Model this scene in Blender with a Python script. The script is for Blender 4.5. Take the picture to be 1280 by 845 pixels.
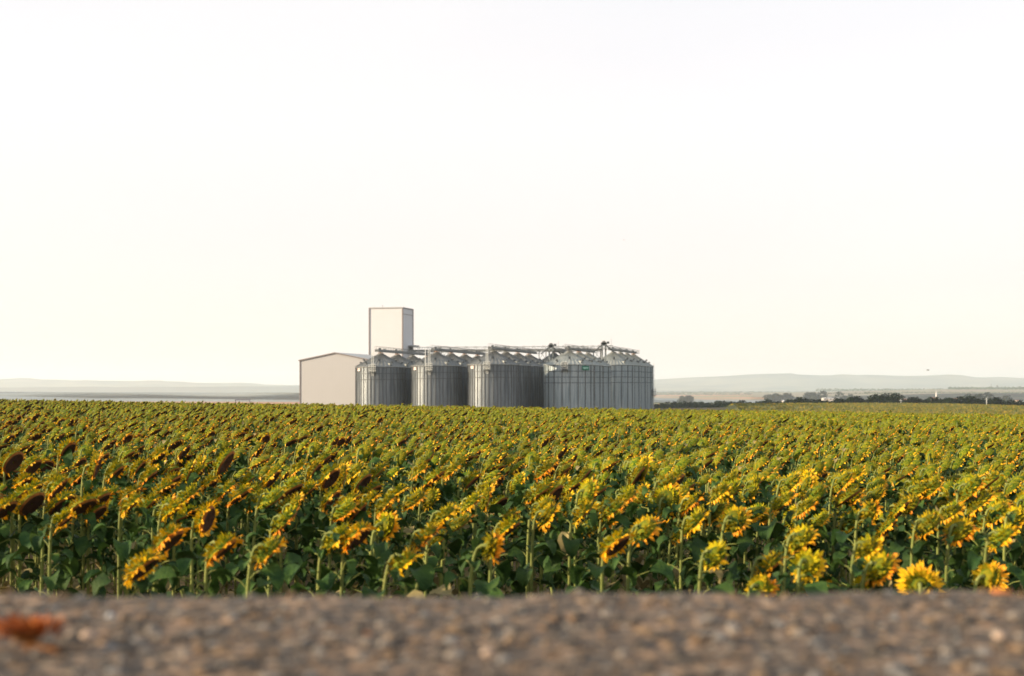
import bpy, math, random
from mathutils import Vector, Matrix
for o in list(bpy.data.objects): bpy.data.objects.remove(o)
scene = bpy.context.scene
COL = scene.collection
random.seed(7)
R = math.radians
# ------------------------------------------------------------------ camera
FPX = 1777.8            # focal length in photo pixels (50 mm on 36 mm, 1280 px wide)
HOR = 485.0             # the photo's horizon row
cd = bpy.data.cameras.new('camera'); cam = bpy.data.objects.new('camera', cd); COL.objects.link(cam)
cam.location = (0, 0, 0); cam.rotation_euler = (R(90), 0, 0)
cd.lens = 50; cd.sensor_width = 36; cd.sensor_fit = 'HORIZONTAL'
cd.shift_y = (HOR - 422.5) / 1280
cd.clip_start = 0.05; cd.clip_end = 90000
cd.dof.use_dof = True; cd.dof.focus_distance = 24.0; cd.dof.aperture_fstop = 2.45
scene.camera = cam
# ------------------------------------------------------------------ light
SUN_DIR = Vector((-0.955, -0.20, 0.27)).normalized()      # towards the sun
elev = math.asin(SUN_DIR.z); rot = math.atan2(SUN_DIR.x, SUN_DIR.y)
w = bpy.data.worlds.new('World'); scene.world = w; w.use_nodes = True
nt = w.node_tree; bg = nt.nodes['Background']
sky = nt.nodes.new('ShaderNodeTexSky'); sky.sky_type = 'NISHITA'; sky.sun_disc = False
sky.sun_elevation = elev; sky.sun_rotation = rot
sky.air_density = 1.0; sky.dust_density = 1.0; sky.ozone_density = 1.0; sky.altitude = 200
hs_ = nt.nodes.new('ShaderNodeHueSaturation'); hs_.inputs['Saturation'].default_value = 0.6    # a milky, hazy evening sky
nt.links.new(sky.outputs[0], hs_.inputs['Color']); tn_ = nt.nodes.new('ShaderNodeMix'); tn_.data_type = 'RGBA'; tn_.blend_type = 'MULTIPLY'; tn_.inputs[0].default_value = 1; tn_.inputs[7].default_value = (1.09, .975, .965, 1)
nt.links.new(hs_.outputs[0], tn_.inputs[6]); # thin, slightly uneven high haze in front of the blue
tcw = nt.nodes.new('ShaderNodeTexCoord'); mpw = nt.nodes.new('ShaderNodeMapping'); mpw.inputs['Scale'].default_value = (1, 1, 3.5); nt.links.new(tcw.outputs['Generated'], mpw.inputs[0])
nzw = nt.nodes.new('ShaderNodeTexNoise'); nzw.inputs['Scale'].default_value = 1.6; nzw.inputs['Detail'].default_value = 3; nzw.inputs['Roughness'].default_value = .45; nt.links.new(mpw.outputs[0], nzw.inputs['Vector'])
mrw = nt.nodes.new('ShaderNodeMapRange'); mrw.inputs[1].default_value = .35; mrw.inputs[2].default_value = .65; mrw.inputs[3].default_value = .55; mrw.inputs[4].default_value = .82; nt.links.new(nzw.outputs[0], mrw.inputs[0])
vl_ = nt.nodes.new('ShaderNodeMix'); vl_.data_type = 'RGBA'; vl_.inputs[7].default_value = (4.05, 3.86, 3.80, 1)
sxw = nt.nodes.new('ShaderNodeSeparateXYZ'); nt.links.new(tcw.outputs['Generated'], sxw.inputs[0])
crw = nt.nodes.new('ShaderNodeValToRGB'); ew = crw.color_ramp.elements; ew[0].position = 0; ew[0].color = (.39, .335, .305, 1); ew[1].position = .5; ew[1].color = (.36, .385, .40, 1)
ew.new(.07).color = (.395, .335, .32, 1); ew.new(.18).color = (.405, .38, .37, 1)
gnw = nt.nodes.new('ShaderNodeMix'); gnw.data_type = 'RGBA'; gnw.blend_type = 'MULTIPLY'; gnw.inputs[0].default_value = 1; gnw.inputs[7].default_value = (10, 10, 10, 1)
nt.links.new(sxw.outputs['Z'], crw.inputs[0]); nt.links.new(crw.outputs[0], gnw.inputs[6]); nt.links.new(gnw.outputs[2], vl_.inputs[7])
nt.links.new(mrw.outputs[0], vl_.inputs[0]); nt.links.new(tn_.outputs[2], vl_.inputs[6]); nt.links.new(vl_.outputs[2], bg.inputs[0]); bg.inputs[1].default_value = 0.122
sd = bpy.data.lights.new('sun', 'SUN'); sun = bpy.data.objects.new('sun', sd); COL.objects.link(sun)
sd.energy = 4.3; sd.angle = R(0.6); sd.color = (1.0, 0.80, 0.54)
sun.rotation_euler = SUN_DIR.to_track_quat('Z', 'Y').to_euler()
scene.view_settings.view_transform = 'Standard'; scene.view_settings.look = 'None'
scene.view_settings.exposure = 1.15; scene.view_settings.gamma = 1
scene.render.engine = 'CYCLES'
scene.cycles.max_bounces = 6; scene.cycles.volume_bounces = 1
scene.cycles.transparent_max_bounces = 6

# ------------------------------------------------------------------ materials
def mat(name, col, rough=0.8, metal=0.0, spec=0.3, vary=None, scale=3.0, bump=0.0, bscale=20.0, rnd=0.0, transl=0.0, coord='Object', hue=0.0):
    m = bpy.data.materials.new(name); m.use_nodes = True
    n, l = m.node_tree.nodes, m.node_tree.links
    p = n['Principled BSDF']
    p.inputs['Roughness'].default_value = rough; p.inputs['Metallic'].default_value = metal
    p.inputs['Specular IOR Level'].default_value = spec
    tc = n.new('ShaderNodeTexCoord')
    c1 = (*col, 1)
    src = None
    if vary:
        no = n.new('ShaderNodeTexNoise'); no.inputs['Scale'].default_value = scale; no.inputs['Detail'].default_value = 5
        l.new(tc.outputs[coord], no.inputs['Vector'])
        cr = n.new('ShaderNodeValToRGB'); cr.color_ramp.elements[0].position = 0.35; cr.color_ramp.elements[1].position = 0.65
        cr.color_ramp.elements[0].color = c1; cr.color_ramp.elements[1].color = (*vary, 1)
        l.new(no.outputs[0], cr.inputs[0]); src = cr.outputs[0]
    else:
        rg = n.new('ShaderNodeRGB'); rg.outputs[0].default_value = c1; src = rg.outputs[0]
    if rnd or hue:
        oi = n.new('ShaderNodeObjectInfo')
        hs = n.new('ShaderNodeHueSaturation')
        mr = n.new('ShaderNodeMapRange'); mr.inputs[3].default_value = 1 - rnd; mr.inputs[4].default_value = 1 + rnd
        l.new(oi.outputs['Random'], mr.inputs[0]); l.new(mr.outputs[0], hs.inputs['Value'])
        if hue:
            mm = n.new('ShaderNodeMath'); mm.operation = 'MULTIPLY'; mm.inputs[1].default_value = 7.31
            l.new(oi.outputs['Random'], mm.inputs[0])
            fr = n.new('ShaderNodeMath'); fr.operation = 'FRACT'; l.new(mm.outputs[0], fr.inputs[0])
            m2 = n.new('ShaderNodeMapRange'); m2.inputs[3].default_value = 0.5 - hue; m2.inputs[4].default_value = 0.5 + hue
            l.new(fr.outputs[0], m2.inputs[0]); l.new(m2.outputs[0], hs.inputs['Hue'])
        l.new(src, hs.inputs['Color']); src = hs.outputs[0]
    l.new(src, p.inputs['Base Color'])
    if bump:
        nb = n.new('ShaderNodeTexNoise'); nb.inputs['Scale'].default_value = bscale; nb.inputs['Detail'].default_value = 4
        l.new(tc.outputs[coord], nb.inputs['Vector'])
        b = n.new('ShaderNodeBump'); b.inputs['Strength'].default_value = bump; b.inputs['Distance'].default_value = 0.02
        l.new(nb.outputs[0], b.inputs['Height']); l.new(b.outputs[0], p.inputs['Normal'])
    if transl:
        t = n.new('ShaderNodeBsdfTranslucent'); l.new(src, t.inputs[0])
        mx = n.new('ShaderNodeMixShader'); mx.inputs[0].default_value = transl
        l.new(p.outputs[0], mx.inputs[1]); l.new(t.outputs[0], mx.inputs[2])
        l.new(mx.outputs[0], n['Material Output'].inputs[0])
    return m

M = {}
M['leaf'] = mat('sunflower_leaf', (0.016, 0.044, 0.010), 0.65, vary=(0.045, 0.088, 0.016), scale=9, rnd=.3, transl=.12, spec=.15, bump=.4, bscale=60)
M['dryleaf'] = mat('withered_leaf', (0.30, 0.24, 0.10), 0.8, vary=(0.20, 0.17, 0.07), scale=14, transl=.2)
M['stem'] = mat('sunflower_stem', (0.12, 0.155, 0.03), 0.7, vary=(0.20, 0.21, 0.05), scale=12, rnd=.15)
M['back'] = mat('flower_back', (0.038, 0.080, 0.006), 0.75, vary=(0.19, 0.165, 0.006), scale=30, rnd=.3, hue=.02, spec=.1)
M['bract'] = mat('flower_bract', (0.10, 0.14, 0.005), 0.75, vary=(0.56, 0.37, 0.005), scale=18, rnd=.28, hue=.02, transl=.2, spec=.1)
M['petal'] = mat('flower_petal', (0.82, 0.32, 0.004), 0.55, vary=(0.85, 0.50, 0.008), scale=14, rnd=.12, hue=.02, transl=.3)
M['disc'] = mat('seed_face', (0.045, 0.018, 0.008), 0.9, vary=(0.085, 0.032, 0.010), scale=40, bump=1.0, bscale=160, rnd=.25)
M['rim'] = mat('floret_rim', (0.36, 0.14, 0.02), 0.9, vary=(0.22, 0.07, 0.015), scale=40, rnd=.2)

# ------------------------------------------------------------------ mesh builder
class MB:
    def __init__(s): s.v = []; s.f = []; s.m = []
    def quad(s, a, b, c, d, mi=0):
        i = len(s.v); s.v += [tuple(a), tuple(b), tuple(c), tuple(d)]; s.f.append((i, i+1, i+2, i+3)); s.m.append(mi)
    def grid(s, rows, mi=0, close=False):
        b = len(s.v); nc = len(rows[0])
        for r in rows: s.v += [tuple(p) for p in r]
        for i in range(len(rows)-1):
            for j in range(nc if close else nc-1):
                k = (j+1) % nc
                s.f.append((b+i*nc+j, b+i*nc+k, b+(i+1)*nc+k, b+(i+1)*nc+j)); s.m.append(mi)
    def fan(s, ring, mi=0):
        b = len(s.v); s.v += [tuple(p) for p in ring]; s.f.append(tuple(range(b, b+len(ring)))); s.m.append(mi)
    def tube(s, pts, rad, n=6, mi=0, caps=True):
        pts = [Vector(p) for p in pts]; rows = []
        for i, p in enumerate(pts):
            d = (pts[min(i+1, len(pts)-1)] - pts[max(i-1, 0)])
            d = d.normalized() if d.length > 1e-9 else Vector((0,0,1))
            up = Vector((1, 0, 0)) if abs(d.x) < 0.9 else Vector((0, 1, 0))
            a = (up - d*up.dot(d)).normalized(); b = d.cross(a)
            r = rad[i] if isinstance(rad, (list, tuple)) else rad
            rows.append([p + (a*math.cos(t*2*math.pi/n) + b*math.sin(t*2*math.pi/n))*r for t in range(n)])
        s.grid(rows, mi, True)
        if caps: s.fan(rows[0][::-1], mi); s.fan(rows[-1], mi)
    def box(s, cx, cy, cz, sx, sy, sz, mi=0, rz=0.0, T=None):
        c, n = math.cos(rz), math.sin(rz); b = len(s.v)
        for z in (-.5, .5):
            for x, y in ((-.5,-.5), (.5,-.5), (.5,.5), (-.5,.5)):
                px, py = x*sx, y*sy
                q = Vector((cx+px*c-py*n, cy+px*n+py*c, cz+z*sz))
                s.v.append(tuple(T @ q if T else q))
        for f in ((0,3,2,1), (4,5,6,7), (0,1,5,4), (1,2,6,5), (2,3,7,6), (3,0,4,7)):
            s.f.append(tuple(b+i for i in f)); s.m.append(mi)
    def bar(s, a, b, w_, h_=None, mi=0):
        a, b = Vector(a), Vector(b); h_ = h_ or w_
        d = (b-a).normalized(); up = Vector((0,0,1)) if abs(d.z) < .95 else Vector((1,0,0))
        x = d.cross(up).normalized()*w_/2; y = x.cross(d).normalized()*h_/2
        rows = [[p-x-y, p+x-y, p+x+y, p-x+y] for p in (a, b)]
        s.grid(rows, mi, True); s.fan(rows[0][::-1], mi); s.fan(rows[1], mi)
    def add(s, o, T=None, moff=0):
        b = len(s.v); s.v += [tuple(T @ Vector(p)) if T else p for p in o.v]
        s.f += [tuple(b+i for i in f) for f in o.f]; s.m += [i+moff for i in o.m]
    def mesh(s, name, mats, smooth=False):
        me = bpy.data.meshes.new(name); me.from_pydata(s.v, [], s.f)
        for m_ in mats: me.materials.append(m_)
        if len(mats) > 1: me.polygons.foreach_set('material_index', s.m)
        if smooth: me.polygons.foreach_set('use_smooth', [True]*len(s.f))
        me.update(); return me
def obj(name, mesh, parent=None, label=None, cat=None, group=None, kind=None, loc=None, rz=0):
    o = bpy.data.objects.new(name, mesh); COL.objects.link(o)
    if parent: o.parent = parent
    if loc: o.location = loc
    if rz: o.rotation_euler = (0, 0, rz)
    if label: o['label'] = label
    if cat: o['category'] = cat
    if group: o['group'] = group
    if kind: o['kind'] = kind
    return o
def build(mb, name, mats, parent=None, smooth=False, **k):
    if not isinstance(mats, (list, tuple)): mats = [mats]
    return obj(name, mb.mesh(name, mats, smooth), parent, **k)

# ------------------------------------------------------------------ terrain
def ss(a, b, x):
    t = min(1, max(0, (x-a)/(b-a))); return t*t*(3-2*t)
def lerp_tab(tab, x):
    if x <= tab[0][0]: return tab[0][1]
    for (x0, y0), (x1, y1) in zip(tab, tab[1:]):
        if x <= x1: return y0 + (y1-y0)*(x-x0)/(x1-x0)
    return tab[-1][1]
ROAD_Z = -0.415; EDGE_Y = 2.88
TAB = [(6.6, -2.42), (50, -2.55), (115, -3.15), (150, -4.1), (200, -5.2), (300, -7.7), (420, -8.0), (520, -8.8), (600, -11.6), (720, -14), (1000, -18), (1500, -26), (2200, -33), (4000, -36), (40000, -40)]
def ground(x, y):
    if y < EDGE_Y - .02: return ROAD_Z - 0.02
    if y < 6.6:
        t = (y-EDGE_Y+.02)/(6.6-EDGE_Y+.02)
        zf = -2.42 - 0.0145*max(-150, min(150, x))*ss(3, 6.6, y)
        return (ROAD_Z-.02)*(1-t) + zf*t - 0.25*math.sin(math.pi*t)
    z = lerp_tab(TAB, y)
    z -= 0.0145*max(-150, min(150, x))*(1-ss(130, 320, y))
    # the low rise on the right that carries the next field
    mk = ss(25, 125, x + (600-y)*.10)*ss(290, 400, y)*(1-ss(625, 690, y))*(1-ss(420, 700, x))
    z = z*(1-mk) + mk*(-7.75 - 1.5*ss(165, 245, x))
    # the silo pad climbs gently to the back right
    z += 1.0*ss(395, 510, y)*ss(-30, 40, x)*(1-ss(80, 130, x))*(1-ss(520, 620, y))
    if y > 900:
        a = ss(900, 2500, y)
        z += a*(2.5*math.sin(x*.0021+1.3)*math.sin(y*.0017) + 3*math.sin(x*.0007+y*.0009))
        # the plain lifts softly towards the right
        z += 9*ss(300, 2600, x)*ss(2500, 5200, y)
    return z
def spread(a, b, n, p=2.4):
    return [a + (b-a)*(i/n)**p for i in range(n+1)]
ys = [-3000, -800, -200, -60, -20, -8, -3, 0, 1.5, 2.4, EDGE_Y-.03, EDGE_Y-.02, 3.1, 3.6, 4.3, 5.2, 6.0, 6.6, 7.5, 9, 12] + [12+ (700-12)*(i/60)**1.5 for i in range(1, 61)] + spread(700, 22000, 46, 2.2)[1:]
xs_ = [60*(i/16) for i in range(17)] + spread(60, 22000, 60, 2.6)[1:]
xs = [-x for x in xs_[:0:-1]] + xs_
g = MB(); g.grid([[(x, y, ground(x, y)) for x in xs] for y in ys])
# ground material: field earth near, patchwork of stubble, grass and ploughed land far away
gm = bpy.data.materials.new('earth'); gm.use_nodes = True
n, l = gm.node_tree.nodes, gm.node_tree.links; p = n['Principled BSDF']; p.inputs['Roughness'].default_value = .95; p.inputs['Specular IOR Level'].default_value = .1
tc = n.new('ShaderNodeTexCoord')
mp = n.new('ShaderNodeMapping'); mp.inputs['Scale'].default_value = (1/900, 1/420, 0); mp.inputs['Rotation'].default_value = (0, 0, R(-5))
l.new(tc.outputs['Object'], mp.inputs[0])
vo = n.new('ShaderNodeTexVoronoi'); vo.distance = 'CHEBYCHEV'; vo.inputs['Scale'].default_value = 1; vo.inputs['Randomness'].default_value = .75
l.new(mp.outputs[0], vo.inputs['Vector'])
sp = n.new('ShaderNodeSeparateColor'); l.new(vo.outputs['Color'], sp.inputs[0])
cr = n.new('ShaderNodeValToRGB'); cr.color_ramp.interpolation = 'CONSTANT'
E = cr.color_ramp.elements; E[0].position = 0; E[0].color = (.34, .16, .07, 1); E[1].position = .28; E[1].color = (.38, .24, .10, 1)
for ps, c_ in ((.46, (.12, .15, .05)), (.56, (.38, .17, .08)), (.72, (.20, .13, .09)), (.80, (.50, .34, .16)), (.92, (.13, .17, .07))):
    e = E.new(ps); e.color = (*c_, 1)
l.new(sp.outputs[0], cr.inputs[0])
no = n.new('ShaderNodeTexNoise'); no.inputs['Scale'].default_value = .8; no.inputs['Detail'].default_value = 8; l.new(tc.outputs['Object'], no.inputs['Vector'])
near = n.new('ShaderNodeValToRGB'); near.color_ramp.elements[0].color = (.10, .07, .04, 1); near.color_ramp.elements[1].color = (.20, .16, .08, 1)
near.color_ramp.elements[0].position = .35; near.color_ramp.elements[1].position = .65
l.new(no.outputs[0], near.inputs[0])
sx = n.new('ShaderNodeSeparateXYZ'); l.new(tc.outputs['Object'], sx.inputs[0])
mr = n.new('ShaderNodeMapRange'); mr.inputs[1].default_value = 900; mr.inputs[2].default_value = 1300; l.new(sx.outputs['Y'], mr.inputs[0])
mx = n.new('ShaderNodeMix'); mx.data_type = 'RGBA'; l.new(mr.outputs[0], mx.inputs[0]); l.new(near.outputs[0], mx.inputs[6]); l.new(cr.outputs[0], mx.inputs[7])
l.new(mx.outputs[2], p.inputs['Base Color'])
build(g, 'ground', gm, kind='structure', smooth=True)

# ------------------------------------------------------------------ road (worn, coarse asphalt) with a raised edge
rm = bpy.data.materials.new('coarse_asphalt'); rm.use_nodes = True
n, l = rm.node_tree.nodes, rm.node_tree.links; p = n['Principled BSDF']; p.inputs['Roughness'].default_value = .9
tc = n.new('ShaderNodeTexCoord')
def nz(sc, det=6, ty='noise'):
    t = n.new('ShaderNodeTexNoise'); t.inputs['Scale'].default_value = sc; t.inputs['Detail'].default_value = det; l.new(tc.outputs['Object'], t.inputs['Vector']); return t
def ramp(src, stops, interp='LINEAR'):
    r_ = n.new('ShaderNodeValToRGB'); r_.color_ramp.interpolation = interp
    r_.color_ramp.elements[0].position = stops[0][0]; r_.color_ramp.elements[0].color = (*stops[0][1], 1)
    r_.color_ramp.elements[1].position = stops[-1][0]; r_.color_ramp.elements[1].color = (*stops[-1][1], 1)
    for a, c_ in stops[1:-1]: r_.color_ramp.elements.new(a).color = (*c_, 1)
    l.new(src, r_.inputs[0]); return r_
v1 = n.new('ShaderNodeTexVoronoi'); v1.inputs['Scale'].default_value = 42; l.new(tc.outputs['Object'], v1.inputs['Vector'])
s1 = n.new('ShaderNodeSeparateColor'); l.new(v1.outputs['Color'], s1.inputs[0])
agg = ramp(s1.outputs[0], [(0, (.035, .030, .028)), (.25, (.11, .088, .066)), (.5, (.17, .115, .070)), (.72, (.10, .085, .07)), (.86, (.22, .165, .115)), (1, (.30, .25, .19))])
big = ramp(nz(16, 7).outputs[0], [(.36, (.26, .25, .25)), (.5, (.68, .61, .55)), (.64, (1.4, 1.15, .95))])
mm = n.new('ShaderNodeMix'); mm.data_type = 'RGBA'; mm.blend_type = 'MULTIPLY'; mm.inputs[0].default_value = 1
l.new(agg.outputs[0], mm.inputs[6]); l.new(big.outputs[0], mm.inputs[7])
l.new(mm.outputs[2], p.inputs['Base Color'])
bp = n.new('ShaderNodeBump'); bp.inputs['Strength'].default_value = 1; bp.inputs['Distance'].default_value = .008; l.new(v1.outputs['Distance'], bp.inputs['Height']); bp.invert = True
l.new(bp.outputs[0], p.inputs['Normal'])
def rn(x, y):   # uneven road surface
    return 0.004*math.sin(x*3.1+y*2)*math.sin(y*4.3+1) + 0.003*math.sin(x*9.7+2*y) + 0.0025*math.sin(x*23+y*17)
rb = MB()
rx = [-40, -20, -10, -6, -4] + [-3+i*.05 for i in range(121)] + [4, 6, 10, 20, 40]
ry = [-5, -3, -1, 0] + [.6+i*.06 for i in range(37)]
ry = [y for y in ry if y < EDGE_Y-.05] + [EDGE_Y-.05]
def edge(x): return EDGE_Y + .012*math.sin(x*2.1) + .008*math.sin(x*7.3+1) + .005*math.sin(x*19)
rows = [[(x, y, ROAD_Z + rn(x, y)) for x in rx] for y in ry]
rows.append([(x, edge(x), ROAD_Z + rn(x, 2.9) - .004) for x in rx]); rows.append([(x, edge(x)+.03, ROAD_Z - .12) for x in rx])
rows.append([(x, edge(x)+.05, ROAD_Z - .45) for x in rx])
rb.grid(rows); build(rb, 'road', rm, kind='structure', smooth=True)

# loose grit on the road: uncountable, one object
gr = MB()
def stone(mb, x, y, z, r, rr=random, flat=.6, mi=0):
    n_ = 6; rows = []
    a0 = rr.random()*6.28; sxx = rr.uniform(.8, 1.3)
    for k, (h, q) in enumerate(((-.4, .55), (0, 1), (.45, .85), (.8, .35))):
        rows.append([(x + math.cos(a0+t*6.283/n_)*r*q*sxx*rr.uniform(.85, 1.12), y + math.sin(a0+t*6.283/n_)*r*q*rr.uniform(.85, 1.12), z + h*r*flat) for t in range(n_)])
    mb.grid(rows, mi, True); mb.fan(rows[-1], mi)
rg = random.Random(3)
GM = [mat('grit_pale', (.22, .185, .15), .9, vary=(.18, .16, .14), scale=30), mat('grit_brown', (.17, .105, .06), .9, vary=(.11, .075, .045), scale=30), mat('grit_dark', (.05, .043, .038), .9, vary=(.09, .075, .06), scale=30), mat('grit_tan', (.19, .13, .08), .9), mat('grit_grey', (.16, .155, .15), .9)]
for i in range(6800):
    y = rg.uniform(1.3, EDGE_Y-.02); x = rg.uniform(-2.1, 2.1)*max(y/2.3, .8)
    r_ = rg.choice([.003, .004, .005, .006, .007, .008, .010, .014]); r_ *= 1 if y < 2.6 else .7
    stone(gr, x, y, ROAD_Z+rn(x, y)+.001, r_, rg, .75, mi=rg.choice([0, 1, 1, 2, 2, 2, 2, 3, 4]))
build(gr, 'grit', GM, kind='stuff', label='loose grit and small stone chips covering the road surface')
def rp(px, py):  # photo pixel -> point on the road
    y = -ROAD_Z*FPX/(py-HOR); return ((px-640)/FPX*y, y)
# named stones that show through the blur
for (px, py, r, m_, lab) in ((138, 775, .011, 'w', 'white pebble on the blurred road, right of the rusty dried flower'),
        (110, 800, .012, 'p', 'buff pebble on the road, just below the white pebble'),
        (1250, 690+110, .013, 'p', 'pale pinkish pebble at the far right of the blurred road'),
        (610, 822, .012, 'p', 'pale beige pebble near the bottom middle of the road')):
    s_ = MB(); stone(s_, 0, 0, 0, r, rg, .8)
    x, y = rp(px, py)
    build(s_, 'pebble', mat('pebble_'+m_, (.42, .42, .43) if m_ == 'w' else (.42, .32, .24), .8, vary=(.36, .36, .36) if m_ == 'w' else (.36, .26, .2), scale=60), smooth=True, label=lab, cat='pebble', loc=(x, y, ROAD_Z+.006))
# ------------------------------------------------------------------ hills
def hills(name, Y, D, prof, base, cols, ph, seed):
    """real ridges with slopes: prof maps photo px -> ridge row seen from the origin"""
    hb = MB(); rr = random.Random(seed)
    X0, X1 = -1.15*Y, 1.15*Y; N = 260; rows = []
    for j, (dy, hf) in enumerate(((-.55, 0), (-.42, .18), (-.3, .38), (-.18, .62), (-.08, .86), (0, 1), (.1, .9), (.25, .6), (.45, 0))):
        row = []
        for i in range(N+1):
            x = X0 + (X1-X0)*i/N; px = 640 + x/Y*FPX
            h = (HOR - lerp_tab(prof, px))/FPX*Y - base
            wob = 1 + (.16*math.sin(x*.0031+j*1.7+ph) + .10*math.sin(x*.0083+j*2.9))*(0 if j in (0, 5, 8) else 1)
            if j == 5: wob = 1 + .012*math.sin(x*.004+ph) + .008*math.sin(x*.011)
            row.append((x + 120*math.sin(j*2+ph), Y + dy*D + 150*math.sin(x*.0019+j), base - 3 + h*hf*wob))
        rows.append(row)
    hb.grid(rows)
    return build(hb, name, mat(name+'_land', cols[0], .95, vary=cols[1], scale=.0022, spec=.05), smooth=True, kind='structure')
hills('hills', 14000, 3600, [(-1200, 476), (-300, 474), (0, 474), (40, 473.5), (130, 475.5), (200, 475.5), (250, 478), (300, 479), (375, 481), (480, 480), (600, 478), (700, 475), (820, 474.5), (880, 471.5), (930, 469), (967, 466.5), (1010, 468), (1045, 469.5), (1100, 468.5), (1160, 469.5), (1200, 470.5), (1280, 472), (1600, 474), (2600, 477)], -41, ((.07, .10, .08), (.20, .20, .14)), .4, 1)
hills('hills.001', 11000, 2200, [(-1200, 486), (-300, 487), (0, 484), (150, 483.5), (300, 482.5), (420, 482), (560, 484), (700, 487), (900, 488.5), (1000, 488), (2600, 489)], -41, ((.06, .09, .08), (.12, .13, .10)), 1.9, 2)

hills('hills.002', 3700, 700, [(-1200, 488), (0, 488.5), (150, 489), (300, 489.5), (420, 490), (600, 491), (760, 496), (860, 499), (2600, 499)], -39, ((.17, .20, .21), (.22, .24, .23)), 3.1, 3)  # near ridge: distance haze is mixed into its pale bluish land colour
# ------------------------------------------------------------------ grain silos
gal = mat('galvanised_steel', (.085, .105, .125), .42, metal=.38, vary=(.185, .205, .22), scale=.6, spec=.5)
gal_pale = mat('bright_galvanised_steel', (.20, .25, .275), .5, metal=.3, vary=(.37, .415, .435), scale=.5, spec=.5)  # paler wall colour for the right row
gal_roof = mat('galvanised_roof', (.16, .17, .17), .6, metal=.3, vary=(.22, .225, .22), scale=.8)
gal_roof_pale = mat('bright_galvanised_roof', (.28, .305, .295), .6, metal=.3, vary=(.36, .375, .355), scale=.8)
steel_dk = mat('dark_steel', (.09, .10, .105), .6, metal=.3)
steel_gl = mat('galvanised_frame', (.17, .18, .18), .6, metal=.3, vary=(.12, .13, .13), scale=1.5)
steel_wh = mat('pale_steel_ladder', (.62, .64, .62), .5)
rust = mat('rusty_spout', (.30, .16, .09), .85)
def corrugate(m_, sc, st=.35, vertical=False):
    n, l = m_.node_tree.nodes, m_.node_tree.links
    tc = n.new('ShaderNodeTexCoord'); s_ = n.new('ShaderNodeSeparateXYZ'); l.new(tc.outputs['Object'], s_.inputs[0])
    a = n.new('ShaderNodeMath'); a.operation = 'MULTIPLY'; a.inputs[1].default_value = sc; l.new(s_.outputs['Z'], a.inputs[0])
    b = n.new('ShaderNodeMath'); b.operation = 'SINE'; l.new(a.outputs[0], b.inputs[0])
    c = n.new('ShaderNodeBump'); c.inputs['Strength'].default_value = st; c.inputs['Distance'].default_value = .03
    l.new(b.outputs[0], c.inputs['Height']); l.new(c.outputs[0], n['Principled BSDF'].inputs['Normal'])
corrugate(gal, 48); corrugate(gal_pale, 48)
for m_ in (gal, gal_pale):      # sheet-to-sheet tone changes run down the wall
    n, l = m_.node_tree.nodes, m_.node_tree.links
    no = [q for q in n if q.bl_idname == 'ShaderNodeTexNoise'][0]; tcx = n.new('ShaderNodeTexCoord'); mpx = n.new('ShaderNodeMapping')
    mpx.inputs['Scale'].default_value = (3.2, 3.2, .30); l.new(tcx.outputs['Object'], mpx.inputs[0]); l.new(mpx.outputs[0], no.inputs['Vector'])
stiff_m = mat('stiffener_steel', (.085, .087, .09), .65, metal=.2); stiff_pale = mat('bright_stiffener_steel', (.38, .43, .45), .5, metal=.3)
RS = 7.0; WALL = 13.6
THETA = R(13.3)
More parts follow.
